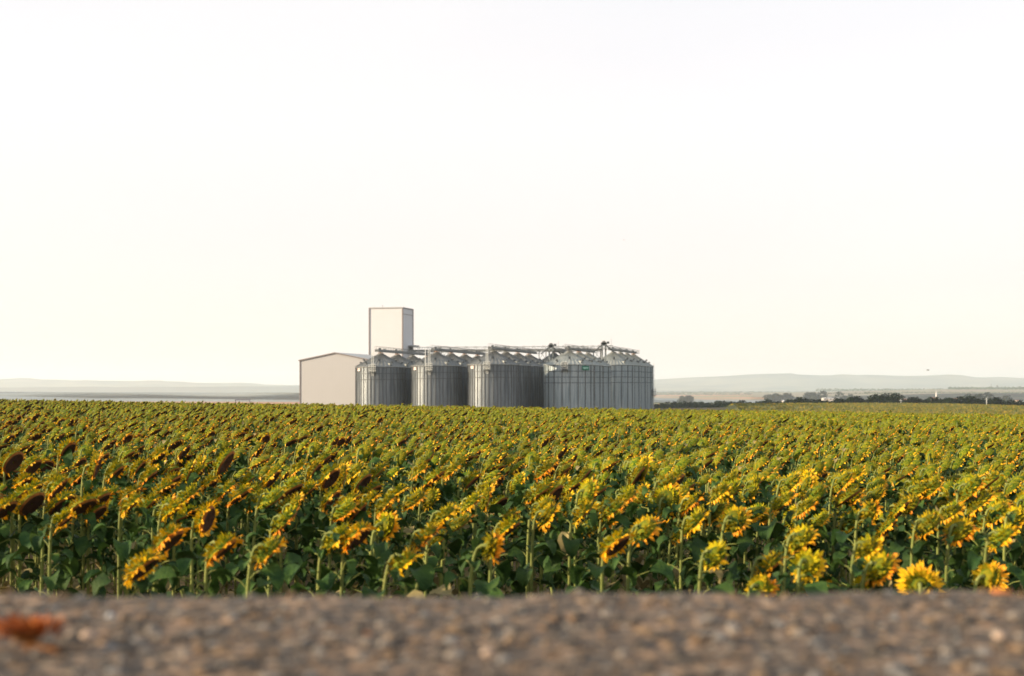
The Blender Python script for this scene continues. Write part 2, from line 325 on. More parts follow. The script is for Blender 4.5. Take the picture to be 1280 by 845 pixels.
def silo_meshes(new):  # new: the paler steel set, with more stiffeners and an extra band
    d = {}
    ns = 96
    wb = MB(); rows = []
    nstiff = 40 if not new else 56
    for z in (0, WALL): rows.append([(RS*math.cos(t*2*math.pi/ns), RS*math.sin(t*2*math.pi/ns), z) for t in range(ns)])
    wb.grid(rows, 0, True)
    d['wall'] = wb.mesh('wall', [gal_pale if new else gal], True)
    sb = MB(); rr = random.Random(5)
    for k in range(nstiff):
        a = (k + (rr.uniform(-.12, .12)))*2*math.pi/nstiff
        ww = .15 if not new else .13
        sb.box(math.cos(a)*(RS+.07), math.sin(a)*(RS+.07), WALL/2-.05, .14, ww*(1.5 if new and k % 3 == 0 else 1), WALL-.1, (0 if not new or k % 3 else 1), rz=a)  # pale set: every third rib wider and dark, shadow streaks put into the colour
    d['stiffeners'] = sb.mesh('stiffeners', [stiff_pale, stiff_m] if new else [stiff_m])
    bb = MB()
    for z in [WALL-.08, WALL-1.85, WALL-3.5] + ([WALL-5.1] if new else []):
        r_ = RS+.155; hh = .07 if z < WALL-1 else .12
        ring = [[((r_ if q in (1, 2) else RS-.02)*math.cos(t*2*math.pi/64), (r_ if q in (1, 2) else RS-.02)*math.sin(t*2*math.pi/64), z + (-hh if q < 2 else hh)) for t in range(64)] for q in range(4)]
        bb.grid(ring, 0, True)
    d['wall_bands'] = bb.mesh('wall_bands', [steel_dk])
    RISE = 3.55; rt = .9; rf = MB()
    z0 = WALL; r0 = RS+.28
    rf.grid([[(q*math.cos(t*2*math.pi/64), q*math.sin(t*2*math.pi/64), z) for t in range(64)] for q, z in ((RS-.1, z0-.1), (r0, z0-.10), (r0, z0), (rt, z0+RISE))], 0, True)
    for k in range(40):
        a = k*2*math.pi/40
        p0 = Vector((math.cos(a)*r0, math.sin(a)*r0, z0+.06)); p1 = Vector((math.cos(a)*(rt+.05), math.sin(a)*(rt+.05), z0+RISE+.03))
        rf.bar(p0, p1, .11, .14)
    d['roof'] = rf.mesh('roof', [gal_roof_pale if new else gal_roof])
    cb = MB()
    cb.grid([[(q*math.cos(t*2*math.pi/20), q*math.sin(t*2*math.pi/20), z) for t in range(20)] for q, z in ((rt+.1, z0+RISE-.05), (rt+.1, z0+RISE+.2), (rt-.3, z0+RISE+.35), (.3, z0+RISE+.4))], 0, True)
    cb.fan([(.3*math.cos(t*2*math.pi/10), .3*math.sin(t*2*math.pi/10), z0+RISE+.4) for t in range(10)])
    d['roof_cap'] = cb.mesh('roof_cap', [gal_roof])
    vb = MB()
    rg = random.Random(2)
    vb.tube([(0, 0, 0), (0, 0, .45)], .22, 10); vb.tube([(0, 0, .45), (.25, 0, .62), (.5, 0, .45)], .24, 10)
    d['roof_vent'] = vb.mesh('roof_vent', [steel_dk])
    hb = MB(); hb.box(0, 0, .15, .9, .8, .35); hb.box(0, 0, .36, 1.0, .9, .06)
    d['roof_hatch'] = hb.mesh('roof_hatch', [gal_roof_pale])
    return d
SM = {False: silo_meshes(False), True: silo_meshes(True)}
pl = MB()   # ladder platform on the wall; local x = tangent, y = outwards (-y away from wall)
for z in (0, -1.15): 
    pl.box(0, -.55, z, 1.9, 1.1, .12)
    pl.box(0, -.12, z+.5, 1.7, .08, .9)
    for s_ in (-.92, .92): pl.bar((s_, -1.05, z), (s_, -1.05, z+1.05), .08, .08, 1)
    for s_ in (-.92, -.46, 0, .46, .92): pl.bar((s_, -1.05, z), (s_, -1.05, z+1.0), .05, .05, 1)
    for h in (.5, 1.0):
        pl.bar((-.92, -1.05, z+h), (.92, -1.05, z+h), .08, .08, 1)
        for s_ in (-.92, .92): pl.bar((s_, -1.05, z+h), (s_, 0, z+h), .08, .08, 1)
for s_ in (-.8, .8): pl.bar((s_, -.9, -1.2), (s_, 0, -2.1), .07)
plat_me = pl.mesh('ladder_platform', [steel_dk, steel_wh])
lad = MB()
for s_ in (-.25, .25): lad.bar((s_, -.6, -2.2), (s_, -.6, 4.7), .09)
for k in range(23): lad.bar((-.25, -.6, -2.1+k*.3), (.25, -.6, -2.1+k*.3), .04)
lad_me = lad.mesh('ladder', [steel_wh])
lad2 = MB()
for s_ in (-.25, .25): lad2.bar((s_, -.45, -13.3), (s_, -.45, 1.0), .07)
for k in range(46): lad2.bar((-.25, -.45, -13.2+k*.31), (.25, -.45, -13.2+k*.31), .035)
for k in range(14):
    z = -11+k*.9
    for a in range(6):
        a0, a1 = math.pi*(1+a/6), math.pi*(1+(a+1)/6)
        lad2.bar((.35*math.cos(a0), -.5+.5*math.sin(a0), z), (.35*math.cos(a1), -.5+.5*math.sin(a1), z), .05)
lad2_me = lad2.mesh('caged_ladder', [steel_wh])
sp_ = MB(); sp_.box(0, 0, 0, 1.15, .05, .75); plate_w = mat('white_plate', (.75, .66, .62), .5); plate_r = mat('red_print', (.6, .12, .08), .5)
sp_.box(0, -.035, .14, .95, .02, .16, 1); sp_.box(0, -.035, -.16, .6, .02, .10, 1)
plate_me = sp_.mesh('maker_plate', [plate_w, plate_r])
U = Vector((math.sin(THETA), math.cos(THETA), 0)); V = Vector((math.cos(THETA), -math.sin(THETA), 0))
A0 = Vector((-36.9, 400, 0))
COLS = {'A': (0, 5.85), 'B': (16.3, 6.1), 'C': (32.6, 6.4), 'D': (50.3, 6.5)}
words = {'A': 'left', 'B': 'second', 'C': 'third', 'D': 'right'}
lab = {
 ('A', 0): 'front silo of the left row, beside the beige warehouse gable', ('A', 1): 'second silo of the left row, its roof just behind the leftmost front silo',
 ('A', 2): 'third silo of the left row, roof seen under the tower', ('A', 3): 'fourth silo of the left row, roof peak squeezed behind the second front silo',
 ('B', 0): 'second front silo from the left, two pale ladder posts on its roof', ('B', 1): 'silo directly behind the second front silo, roof one step to its right',
 ('B', 2): 'third silo back in the second row, only its roof peak showing', ('B', 3): 'fourth silo back in the second row, roof tip beside the third front silo',
 ('C', 0): 'third front silo from the left, dark steel on its right side', ('C', 1): 'silo directly behind the third front silo, roof and right edge showing',
 ('C', 2): 'third silo back in the third row, roof slope showing', ('C', 3): 'fourth silo back in the third row, roof sloping down to the sky gap',
 ('C', 4): 'silo beyond the gap whose dark roof shows left of the silo with the green sign',
 ('C', 5): 'silo beyond the gap, roof tip just over the green sign silo',
 ('D', 1): 'bright silo with the green sign at its eave, nearest of the right row', ('D', 2): 'bright silo just behind the one with the green sign',
 ('D', 3): 'third bright silo behind the green sign, before the gap', ('D', 4): 'bright silo just right of the gap, first of the far group',
 ('D', 5): 'second bright silo of the far right group', ('D', 6): 'third bright silo of the far right group, next to last', ('D', 7): 'last bright silo at the right end, caged ladder on its right edge'}
silo_pos = {}
rs = random.Random(11)
for c, (off, ez) in COLS.items():
    ks = {'A': [0, 1, 2, 3], 'B': [0, 1, 2, 3], 'C': [0, 1, 2, 3, 4, 5], 'D': [1, 2, 3, 4, 5, 6, 7]}[c]
    for k in ks:
        u = 15.0*k if k < 4 else 83 + 15.0*(k-4)
        q = A0 + V*(off + (0 if c != 'D' else (.7 if k < 4 else 2.3))) + U*u
        eave = ez + (0 if k < 4 else .85) + (.0 if c != 'D' else .05*k)
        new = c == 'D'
        t = obj('grain_silo', None, label=('silo, ' + lab[(c, k)]) if 'silo' not in lab[(c, k)][:12] else lab[(c, k)], cat='silo', group='round steel grain silos', loc=(q.x, q.y, eave-WALL*(1.13 if k > 3 else 1)))
        if k > 3: t.scale = (1, 1, 1.13)
        t['label'] = lab[(c, k)][0].lower()+lab[(c, k)][1:]
        for nm in ('wall', 'stiffeners', 'wall_bands', 'roof'):
            o = obj(nm, SM[new][nm], t)
            if nm == 'roof':
                cp = obj('roof_cap', SM[new]['roof_cap'], o)
                for a in range(10):
                    an = a*2*math.pi/10 + .3; rr_ = 4.6 if a % 2 else 5.9
                    zz = WALL + 3.55*(RS+.28-rr_)/(RS+.28-.9)
                    vv = obj('roof_vent', SM[new]['roof_vent'], o, loc=(math.cos(an)*rr_, math.sin(an)*rr_, zz), rz=an)
                an = R(-60); hh = obj('roof_hatch', SM[new]['roof_hatch'], o, loc=(math.cos(an)*6.3, math.sin(an)*6.3, WALL+.65), rz=an)
        if k == 0 or (c, k) == ('D', 1):
            an = R(-90-12)
            pt = obj('ladder_platform', plat_me, t, loc=(math.cos(an)*(RS+.1), math.sin(an)*(RS+.1), WALL-.35), rz=an+R(90))
            if c != 'D':
                obj('ladder', lad_me, t, loc=(math.cos(an)*(RS+.1), math.sin(an)*(RS+.1), WALL-.35), rz=an+R(90))
            an = R(-90-52)
            if c != 'D': obj('maker_plate', plate_me, t, loc=(math.cos(an)*(RS+.22), math.sin(an)*(RS+.22), WALL-.75), rz=an+R(90))
        if (c, k) == ('B', 0):
            an = R(-90-22)
            l3 = MB(); l3.bar((0, -.4, .2), (0, -.4, 4.9), .12)
            build(l3, 'post', steel_wh, t, loc=(math.cos(an)*(RS-.2), math.sin(an)*(RS-.2), WALL-.35), rz=an+R(90))
        if (c, k) == ('D', 7):
            an = R(-20); obj('caged_ladder', lad2_me, t, loc=(math.cos(an)*(RS+.1), math.sin(an)*(RS+.1), WALL), rz=an+R(90))
            pt = obj('ladder_platform', plat_me, t, loc=(math.cos(an)*(RS+.1), math.sin(an)*(RS+.1), WALL-8), rz=an+R(90))
        if (c, k) == ('D', 1):
            gs = MB(); gs.box(0, 0, 0, 2.5, .08, 1.2); gs.box(0, -.05, .02, 2.0, .03, .30, 1)
            gs.box(-.35, -.05, -.22, .34, .03, .20, 1); gs.box(0, -.05, .40, 1.9, .03, .10, 2)
            an = R(-90+37)
            build(gs, 'sign_board', [mat('sign_green', (.008, .15, .095), .5), mat('sign_pale', (.32, .55, .48), .5), mat('sign_mid', (.05, .22, .17), .5)], t, label='small dark green sign board with a pale green emblem band', loc=(math.cos(an)*(RS+.28), math.sin(an)*(RS+.28), WALL-.95), rz=an+R(90))
        silo_pos[(c, k)] = (q, eave)

# ------------------------------------------------------------------ conveyors along the roofs
def conveyor(P0, P1, lab_, apex_tops, walk=True, h=.62, wd=.9):
    t = obj('roof_conveyor', None, label=lab_, cat='conveyor', group='conveyors over the silo roofs', loc=P0)
    P0 = Vector(P0); L_ = Vector(P1)-P0; d = L_.normalized(); side = d.cross(Vector((0,0,1))).normalized()
    b = MB(); b.bar((0, 0, 0), L_, wd, h)
    nseg = max(2, int(L_.length/3))
    for i in range(nseg+1): b.bar(L_*i/nseg - Vector((0,0,h/2+.06)), L_*i/nseg + Vector((0,0,h/2+.06)), .12, wd+.16)
    build(b, 'trough', gal_roof, t)
    if walk:
        wv = MB(); o_ = side*(wd/2+.6)
        wv.bar(o_ - Vector((0,0,h/2)), L_+o_ - Vector((0,0,h/2)), .9, .08)
        build(wv, 'catwalk', steel_gl, t)
        hr = MB(); o2 = side*(wd/2+1.02)
        nn = max(2, int(L_.length/1.5))
        for i in range(nn+1):
            q = L_*i/nn + o2 - Vector((0,0,h/2)); hr.bar(q, q+Vector((0,0,1.15)), .06)
        for z in (.6, 1.15): hr.bar(o2+Vector((0,0,z-h/2)), L_+o2+Vector((0,0,z-h/2)), .06)
        for i in range(nn+1):
            q = L_*i/nn - side*(wd/2+.1) - Vector((0,0,h/2)); hr.bar(q, q+Vector((0,0,1.5)), .06)
        hr.bar(-side*(wd/2+.1)+Vector((0,0,1.5-h/2)), L_-side*(wd/2+.1)+Vector((0,0,1.5-h/2)), .06)
        build(hr, 'handrail', steel_gl, t)
        for f in (.12, .37, .62, .88):
            ib = MB(); q = L_*f; ib.box(q.x, q.y, q.z+h/2+.22, .7, .9, .4); build(ib, 'inlet_box', steel_dk if f > .5 else gal_roof_pale, t)
    for (q, zt) in apex_tops:
        sm = MB(); loc = Vector(q) - P0; top = L_*(loc.dot(d)/L_.length) if L_.length else loc
        zb = zt - P0.z; tp = top.z - h/2
        for a, b_ in ((-.55, -.5), (.55, -.5), (-.55, .5), (.55, .5)):
            sm.bar((top.x+a*1.4, top.y+b_*1.4, zb-.9), (top.x+a*.8, top.y+b_*.8, tp), .13)
        sm.tube([(top.x, top.y, zb-.3), (top.x, top.y, tp)], [.26, .22], 8)
        build(sm, 'support', rust if rs.random() < .6 else steel_gl, t)
        mo = MB(); mo.box(top.x-.2, top.y-.7, top.z+h/2+.25, .6, .6, .5); mo.tube([(top.x-.2, top.y-1.3, top.z+h/2+.3), (top.x-.2, top.y-.7, top.z+h/2+.3)], .2, 8)
        build(mo, 'drive_motor', steel_dk, t)
def apex(c, k):
    q, e = silo_pos[(c, k)]; return (q.x, q.y, e+3.95*(1.13 if k > 3 else 1))
def conv_col(c, ks, lab_, ext0=3.5, ext1=9):
    pts = [apex(c, k) for k in ks]
    a, b = Vector(pts[0]), Vector(pts[-1]); d = (b-a).normalized()
    P0 = a - d*ext0 + Vector((0,0,.65)); P1 = b + d*ext1 + Vector((0,0,.65))
    conveyor(P0, P1, lab_, [(Vector(p_), p_[2]) for p_ in pts])
conv_col('A', [0, 1, 2, 3], 'grey conveyor with handrail over the left row of silos, in front of the tower')
conv_col('B', [0, 1, 2, 3], 'grey conveyor with catwalk over the second row of silos')
conv_col('C', [0, 1, 2, 3], 'grey conveyor with catwalk over the third row of silos')
conv_col('C', [4, 5], 'short conveyor over the silo roofs beyond the gap, left of the green sign silo', 6, 4)
conv_col('D', [1, 2, 3], 'long pale conveyor above the bright silo with the green sign')
conv_col('D', [4, 5, 6, 7], 'conveyor descending over the far right group of bright silos', 7, 5)
# cross gallery in the gap, from the tower to the right row
def gap_pt(off, z, u=65): q = A0 + V*off + U*u; return Vector((q.x, q.y, z))
G0 = gap_pt(-12, 12.2); G1 = gap_pt(52, 12.2)
t = obj('cross_gallery', None, label='long elevated gallery of steel lattice joining the tower to the silo rows', cat='gallery', loc=G0)
b = MB(); L_ = G1-G0; b.bar((0,0,0), L_, 1.6, .6); build(b, 'trough', gal_roof, t)
b = MB(); nn = 40; s_ = V.cross(Vector((0,0,1)))
for o_ in (s_*1.0, s_*-1.0):
    b.bar(o_+Vector((0,0,1.1)), L_+o_+Vector((0,0,1.1)), .1); b.bar(o_+Vector((0,0,-.5)), L_+o_+Vector((0,0,-.5)), .14)
    for i in range(nn):
        b.bar(L_*i/nn+o_+Vector((0,0,-.5)), L_*(i+1)/nn+o_+Vector((0,0,1.1 if i % 2 else -.5)) if False else L_*i/nn+o_+Vector((0,0,1.1)), .07)
        b.bar(L_*i/nn+o_+Vector((0,0,-.5 if i % 2 else 1.5)), L_*(i+1)/nn+o_+Vector((0,0,1.1 if i % 2 else -.5)), .06)
build(b, 'lattice', steel_gl, t)
for off in (0, 16.3, 32.6, 50.3):
    b = MB(); q = gap_pt(off, 0) - G0
    for a in (-1.1, 1.1):
        for c_ in (-1.1, 1.1):
            b.bar((q.x+a, q.y+c_, -21.4), (q.x+a, q.y+c_, -.4), .2)
    for z in range(7):
        z0 = -21+z*3
        for a, c_, a2, c2 in ((-1.1,-1.1,1.1,-1.1), (1.1,-1.1,1.1,1.1), (1.1,1.1,-1.1,1.1), (-1.1,1.1,-1.1,-1.1)):
            b.bar((q.x+a, q.y+c_, z0), (q.x+a2, q.y+c2, z0+3), .1)
    build(b, 'trestle', steel_gl, t)
# bucket elevator heads on the gap, with platforms
for off, hz, lab_ in ((36, 13.8, 'bucket elevator head with platform over the gap, left of the green sign silo'), (53, 14.4, 'bucket elevator head with railed platform above the gap in the bright row')):
    q = gap_pt(off, 0, 62)
    t = obj('bucket_elevator', None, label=lab_, cat='elevator', group='bucket elevators in the gap', loc=(q.x, q.y, -8))
    H = hz+8
    b = MB()
    for s_ in (-.55, .55): b.box(s_, 0, (H-1)/2, .5, .6, H-1)
    build(b, 'leg_casing', gal_roof_pale, t)
    b = MB(); b.box(0, 0, H-.6, 1.9, .9, 1.0); b.tube([(0, -.45, H-.2), (0, .45, H-.2)], .7, 12); build(b, 'head', gal_roof, t)
    b = MB(); b.box(.5, 0, H-2.1, 4.6, 3.0, .1)
    for i in range(7):
        for s_ in (-1.45, 1.45): b.bar((-1.75+i*.75, s_, H-2.1), (-1.75+i*.75, s_, H-1.0), .06)
    for z in (-1.55, -1.0):
        for s_ in (-1.45, 1.45): b.bar((-1.75, s_, H+z), (2.75, s_, H+z), .06)
        for s_ in (-1.75, 2.75): b.bar((s_, -1.45, H+z), (s_, 1.45, H+z), .06)
    build(b, 'platform', steel_gl, t)
    b = MB(); b.box(1.3, -.2, H-.1, .8, .8, .7); build(b, 'drive_motor', steel_dk, t)
    b = MB(); b.bar((.8, 0, H-1), (3.2, 1.5, H-3), .3); b.bar((-.8, 0, H-1), (-3.2, -1, H-3), .3); build(b, 'spout', steel_gl, t)
    b = MB(); b.bar((2.4, 1.3, H-2), (2.4, 1.3, H+1.2), .07); build(b, 'mast', steel_gl, t)

# ------------------------------------------------------------------ tower and warehouse
def siding(name, c1, c2, sc):
    m_ = mat(name, c1, .65, spec=.25)
    n, l = m_.node_tree.nodes, m_.node_tree.links; p = n['Principled BSDF']
    tc = n.new('ShaderNodeTexCoord'); s_ = n.new('ShaderNodeSeparateXYZ'); l.new(tc.outputs['Object'], s_.inputs[0])
    def line(out, per, w_):
        a = n.new('ShaderNodeMath'); a.operation = 'DIVIDE'; a.inputs[1].default_value = per; l.new(out, a.inputs[0])
        f = n.new('ShaderNodeMath'); f.operation = 'FRACT'; l.new(a.outputs[0], f.inputs[0])
        g_ = n.new('ShaderNodeMath'); g_.operation = 'LESS_THAN'; g_.inputs[1].default_value = w_; l.new(f.outputs[0], g_.inputs[0]); return g_.outputs[0]
    h = line(s_.outputs['Z'], sc, .10); v = line(s_.outputs['X'], 1.1, .08)
    ad = n.new('ShaderNodeMath'); ad.operation = 'MAXIMUM'; l.new(h, ad.inputs[0]); l.new(v, ad.inputs[1])
    no = n.new('ShaderNodeTexNoise'); no.inputs['Scale'].default_value = .35; no.inputs['Detail'].default_value = 6; l.new(tc.outputs['Object'], no.inputs['Vector'])
    sc_ = n.new('ShaderNodeMath'); sc_.operation = 'MULTIPLY_ADD'; sc_.inputs[1].default_value = .35; l.new(ad.outputs[0], sc_.inputs[0]); 
    nn_ = n.new('ShaderNodeMath'); nn_.operation = 'MULTIPLY'; nn_.inputs[1].default_value = .5; l.new(no.outputs[0], nn_.inputs[0]); l.new(nn_.outputs[0], sc_.inputs[2])
    mx = n.new('ShaderNodeMix'); mx.data_type = 'RGBA'; l.new(sc_.outputs[0], mx.inputs[0]); mx.inputs[6].default_value = (*c1, 1); mx.inputs[7].default_value = (*c2, 1)
    l.new(mx.outputs[2], p.inputs['Base Color'])
    return m_
side_m = siding('cream_siding', (.56, .57, .59), (.50, .50, .52), 1.2)
side_w = siding('warehouse_siding', (.41, .405, .41), (.36, .355, .36), 30)
trim_d = mat('dark_trim', (.20, .17, .165), .6)
roof_g = mat('grey_roof_sheet', (.40, .41, .41), .6, vary=(.34, .34, .34), scale=.5)
# tower: local x along V, y along U
TC = Vector((-35.4, 460, 0)); TW = 11.3; TB = -8.2; TH = 26.0
t = obj('elevator_tower', None, label='tall square cream tower with one bluish shaded side, rising behind the left silos', cat='tower', loc=(TC.x, TC.y, TB), rz=-THETA)
b = MB(); H = TH-TB
b.grid([[(-TW, 0, z), (0, 0, z), (0, TW, z), (-TW, TW, z)] for z in (0, H)], 0, True)
build(b, 'wall', side_m, t)
b = MB(); b.box(-TW/2, TW/2, H+.06, TW+.3, TW+.3, .25); build(b, 'roof', roof_g, t)
b = MB()
for x, y in ((-TW, 0), (0, 0), (0, TW), (-TW, TW)): b.box(x, y, H/2, .36, .36, H-.12)
b.box(-TW/2, -.05, H-.12, TW, .16, .22); b.box(.05, TW/2, H-.12, .16, TW, .22); b.box(.04, TW/2, H-2.0, .1, TW-.4, .16)
build(b, 'corner_trim', trim_d, t)
b = MB(); b.box(1.2, 8.2, H-12.1, 2.6, 4.6, .25); b.box(1.5, 8.2, H-12.35, 1.9, 4.2, .2); build(b, 'canopy', roof_g, t)
b = MB(); b.box(.06, 8.8, H-13.6, .14, 3.0, 2.6); build(b, 'opening', mat('dark_opening', (.03, .03, .03), .8), t, label='dark doorway high in the shaded side where the gallery enters')
b = MB(); b.tube([(-TW*.63, 1, H), (-TW*.63, 1, H+.75)], .06, 5); b.box(-TW*.63, 1, H+.8, .3, .3, .12); build(b, 'roof_lamp', steel_gl, t)
# warehouse
WC = Vector((-42.3, 425, 0)); WW = 22.4; WL = 31; WB = -8.0; HE = 16.35; HR = 18.5
t = obj('warehouse', None, label='large beige metal warehouse with a low gable roof, left of the silos', cat='warehouse', loc=(WC.x, WC.y, WB), rz=-THETA)
b = MB()
b.fan([(-WW, 0, 0), (0, 0, 0), (0, 0, HE), (-WW/2, 0, HR), (-WW, 0, HE)]); b.fan([(0, WL, 0), (-WW, WL, 0), (-WW, WL, HE), (-WW/2, WL, HR), (0, WL, HE)])
b.quad((0, 0, 0), (0, WL, 0), (0, WL, HE), (0, 0, HE)); b.quad((-WW, WL, 0), (-WW, 0, 0), (-WW, 0, HE), (-WW, WL, HE))
build(b, 'wall', side_w, t)
b = MB()
for s_ in (0, 1):
    x0, x1 = (-WW-.4, -WW/2) if s_ == 0 else (.4, -WW/2)
    z0, z1 = HE-.05+.02, HR+.05
    b.grid([[(x0, y, z0), (x1, y, z1), (x1, y, z1+.18), (x0, y, z0+.18)] for y in (-.25, WL+.25)], 0, True)
    b.fan([(x0, -.25, z0), (x1, -.25, z1), (x1, -.25, z1+.18), (x0, -.25, z0+.18)])
build(b, 'roof', roof_g, t)
b = MB(); b.box(-WW, 0, HE/2-.05, .3, .3, HE-.1); b.box(0, 0, HE/2-.05, .3, .3, HE-.1)
b.bar((-WW-.4, -.28, HE-.05), (-WW/2, -.28, HR+.08), .14, .3); b.bar((.4, -.28, HE-.05), (-WW/2, -.28, HR+.08), .14, .3)
build(b, 'edge_trim', trim_d, t)
b = MB(); b.box(-1.7, -.25, 9.0, .5, .4, .7); b.bar((-1.7, -.2, 9.2), (-1.7, -.9, 9.3), .12); build(b, 'wall_lamp', steel_dk, t)

# ------------------------------------------------------------------ distant trees, village, hedges
tleaf = mat('tree_foliage', (.004, .010, .005), .9, vary=(.011, .018, .007), scale=.6, rnd=.35, hue=.02, transl=.05, spec=.05)
bark = mat('tree_bark', (.10, .075, .05), .9)
def crown_mb(rr, w_, h_, lobes, nl, ls, lo=.3, cut=.15):
    b = MB(); L_ = []
    for i in range(lobes): L_.append((rr.uniform(-.5, .5)*w_, rr.uniform(-.5, .5)*w_, h_*rr.uniform(lo, .78), rr.uniform(.24, .42)*w_, rr.uniform(.18, .30)*h_))
    for i in range(nl):
        c = rr.choice(L_); v = Vector((rr.gauss(0,1), rr.gauss(0,1), rr.gauss(0,1))).normalized()*rr.uniform(.55, 1.08)
        p_ = Vector((c[0]+v.x*c[3], c[1]+v.y*c[3], max(cut*h_*rr.random(), c[2]+v.z*c[4]*1.2)))
        a = Vector((rr.gauss(0,1), rr.gauss(0,1), rr.gauss(0,1))).normalized(); n_ = (v+a*.8).normalized()
        e1 = n_.cross(Vector((0,0,1)) if abs(n_.z) < .9 else Vector((1,0,0))).normalized()*ls*rr.uniform(.6, 1.3); e2 = n_.cross(e1).normalized()*ls*rr.uniform(.5, 1.1)
        b.quad(p_-e1, p_-e2*.8, p_+e1, p_+e2)
    return b
TREES = []
rt_ = random.Random(21)
for i in range(11):
    cw = crown_mb(rt_, 4.6, 4.8, rt_.choice([5, 6, 7, 8]), 1500, .30, *((.22, .2) if i < 7 else (.05, .03))).mesh('crown', [tleaf])
    tb = MB(); tb.tube([(0,0,-.4), (.05,0,1.0), (.1,.05,2.6)], [.22, .17, .08], 7)
    for k in range(5):
        a = k*1.3; tb.tube([(.03,0,.9+k*.25), (math.cos(a)*.8, math.sin(a)*.8, 2.0+k*.25)], [.09, .03], 5)
    TREES.append((cw, tb.mesh('trunk', [bark])))
def tree(x, y, s, i, lab_, grp, sz=None, name='tree', cat='tree'):
    z = ground(x, y); t = obj(name, None, label=lab_, cat=cat, group=grp, loc=(x, y, z-.1), rz=rt_.uniform(0, 6.28)); t.scale = (s, s, sz or s)
    obj('crown', TREES[i][0], t); obj('trunk', TREES[i][1], t)
# hedge line: (photo px, crown top row)
def tree_at(px, Y, top, lab_, grp, i=None, wide=1.0):
    x = (px-640)/FPX*Y; z = ground(x, Y); h = (HOR-top)/FPX*Y - z; s = max(.35, h/4.7)
    tree(x, Y, s*wide, rt_.randrange(7) if i is None else i, lab_, grp, sz=s)
hl = [(832, 505), (843, 506), (855, 505), (866, 506), (880, 507), (893, 505), (903, 504), (914, 503), (921, 504), (930, 501.5), (937, 503), (944, 501.5), (951, 501), (957, 500.5), (964, 501.5), (971, 502.5), (978, 503), (984, 499.5), (990, 502), (997, 498.5), (1002, 497.8), (1009, 500.5), (1015, 500), (1021, 498.8), (1028, 500), (1033, 500), (1040, 499), (1047, 500), (1054, 498), (1060, 499), (1067, 496.5), (1074, 499), (1084, 495), (1091, 498.5), (1099, 497), (1105, 498), (1111, 492.8), (1117, 493.8), (1122, 500), (1131, 498.5), (1143, 501), (1158, 496.8), (1165, 499), (1172, 495.8), (1178, 497), (1186, 501), (1197, 498.5), (1203, 497.5), (1209, 498), (1215, 497), (1222, 498.5), (1228, 498), (1236, 497.5), (1243, 498), (1250, 499.5), (1257, 500), (1264, 500.5), (1271, 501), (1278, 501.5), (1286, 501)]
special = {1111: 'tallest dark round tree in the hedge line, right of the field rise', 1158: 'dark bushy tree just left of the thin white minaret', 1172: 'dark bushy tree at the foot of the thin white minaret', 1143: 'lone low bush in the gap between two stretches of hedge'}
def hz_(px): return 'near the silos' if px < 960 else ('left of the tallest tree' if px < 1110 else ('between tallest tree and minaret' if px < 1171 else 'right of the minaret'))
for px, top in hl:
    Y = 700 + rt_.uniform(-12, 25)
    if px < 1000: Y = 760 + (1000-px)*.4 + rt_.uniform(-10, 20)
    tree_at(px, Y, top, special.get(px, 'dark bushy tree in the distant hedge, ' + hz_(px)), None if px in special else 'dark trees of the hedge line, ' + hz_(px), wide=1.25)
for i in range(104):
    px = 826 + i*4.5 + rt_.uniform(-1.5, 1.5)
    if 1134 < px < 1150: continue
    tree_at(px, (735 if px > 1000 else 800 + (1000-px)*.4) + rt_.uniform(-10, 10), rt_.uniform(501, 504.5), 'low dark bush at the foot of the distant hedge, ' + hz_(px), 'low bushes of the hedge line, ' + hz_(px), i=7+rt_.randrange(4), wide=1.35)
for px, top, Y in ((1096, 491.5, 1150), (1136, 498, 1000), (1146, 496.5, 1050), (1184, 497.5, 1000), (905, 501, 1150), (898, 502, 1150), (872, 501, 1200), (858, 502.5, 1200), (829, 504, 1200), (820, 505, 1150)):
    tree_at(px, Y, top, 'pale greyish tree standing behind the dark hedge' if px != 1096 else 'large hazy grey-green tree behind the tallest dark tree', 'greyish trees behind the hedge' if px != 1096 else None, wide=1.1)
for px, top, Y in ((862, 494.5, 3000), (856, 495, 3000), (965, 491.8, 3000), (977, 491.2, 3000), (1009, 490.6, 3000), (1027, 490, 3000), (1055, 489.6, 3000), (1218, 493, 2000), (1213, 494, 2000), (1247, 490.5, 2200)):
    Lz = {1247: 'lone round tree on the orange stubble at the right', 862: 'tiny far tree on the pale stubble just right of the silos'}
    tree_at(px, Y, top, Lz.get(px, 'tiny far tree standing alone on the orange plain'), None if px in Lz else 'lone trees on the far plain', wide=1.2)
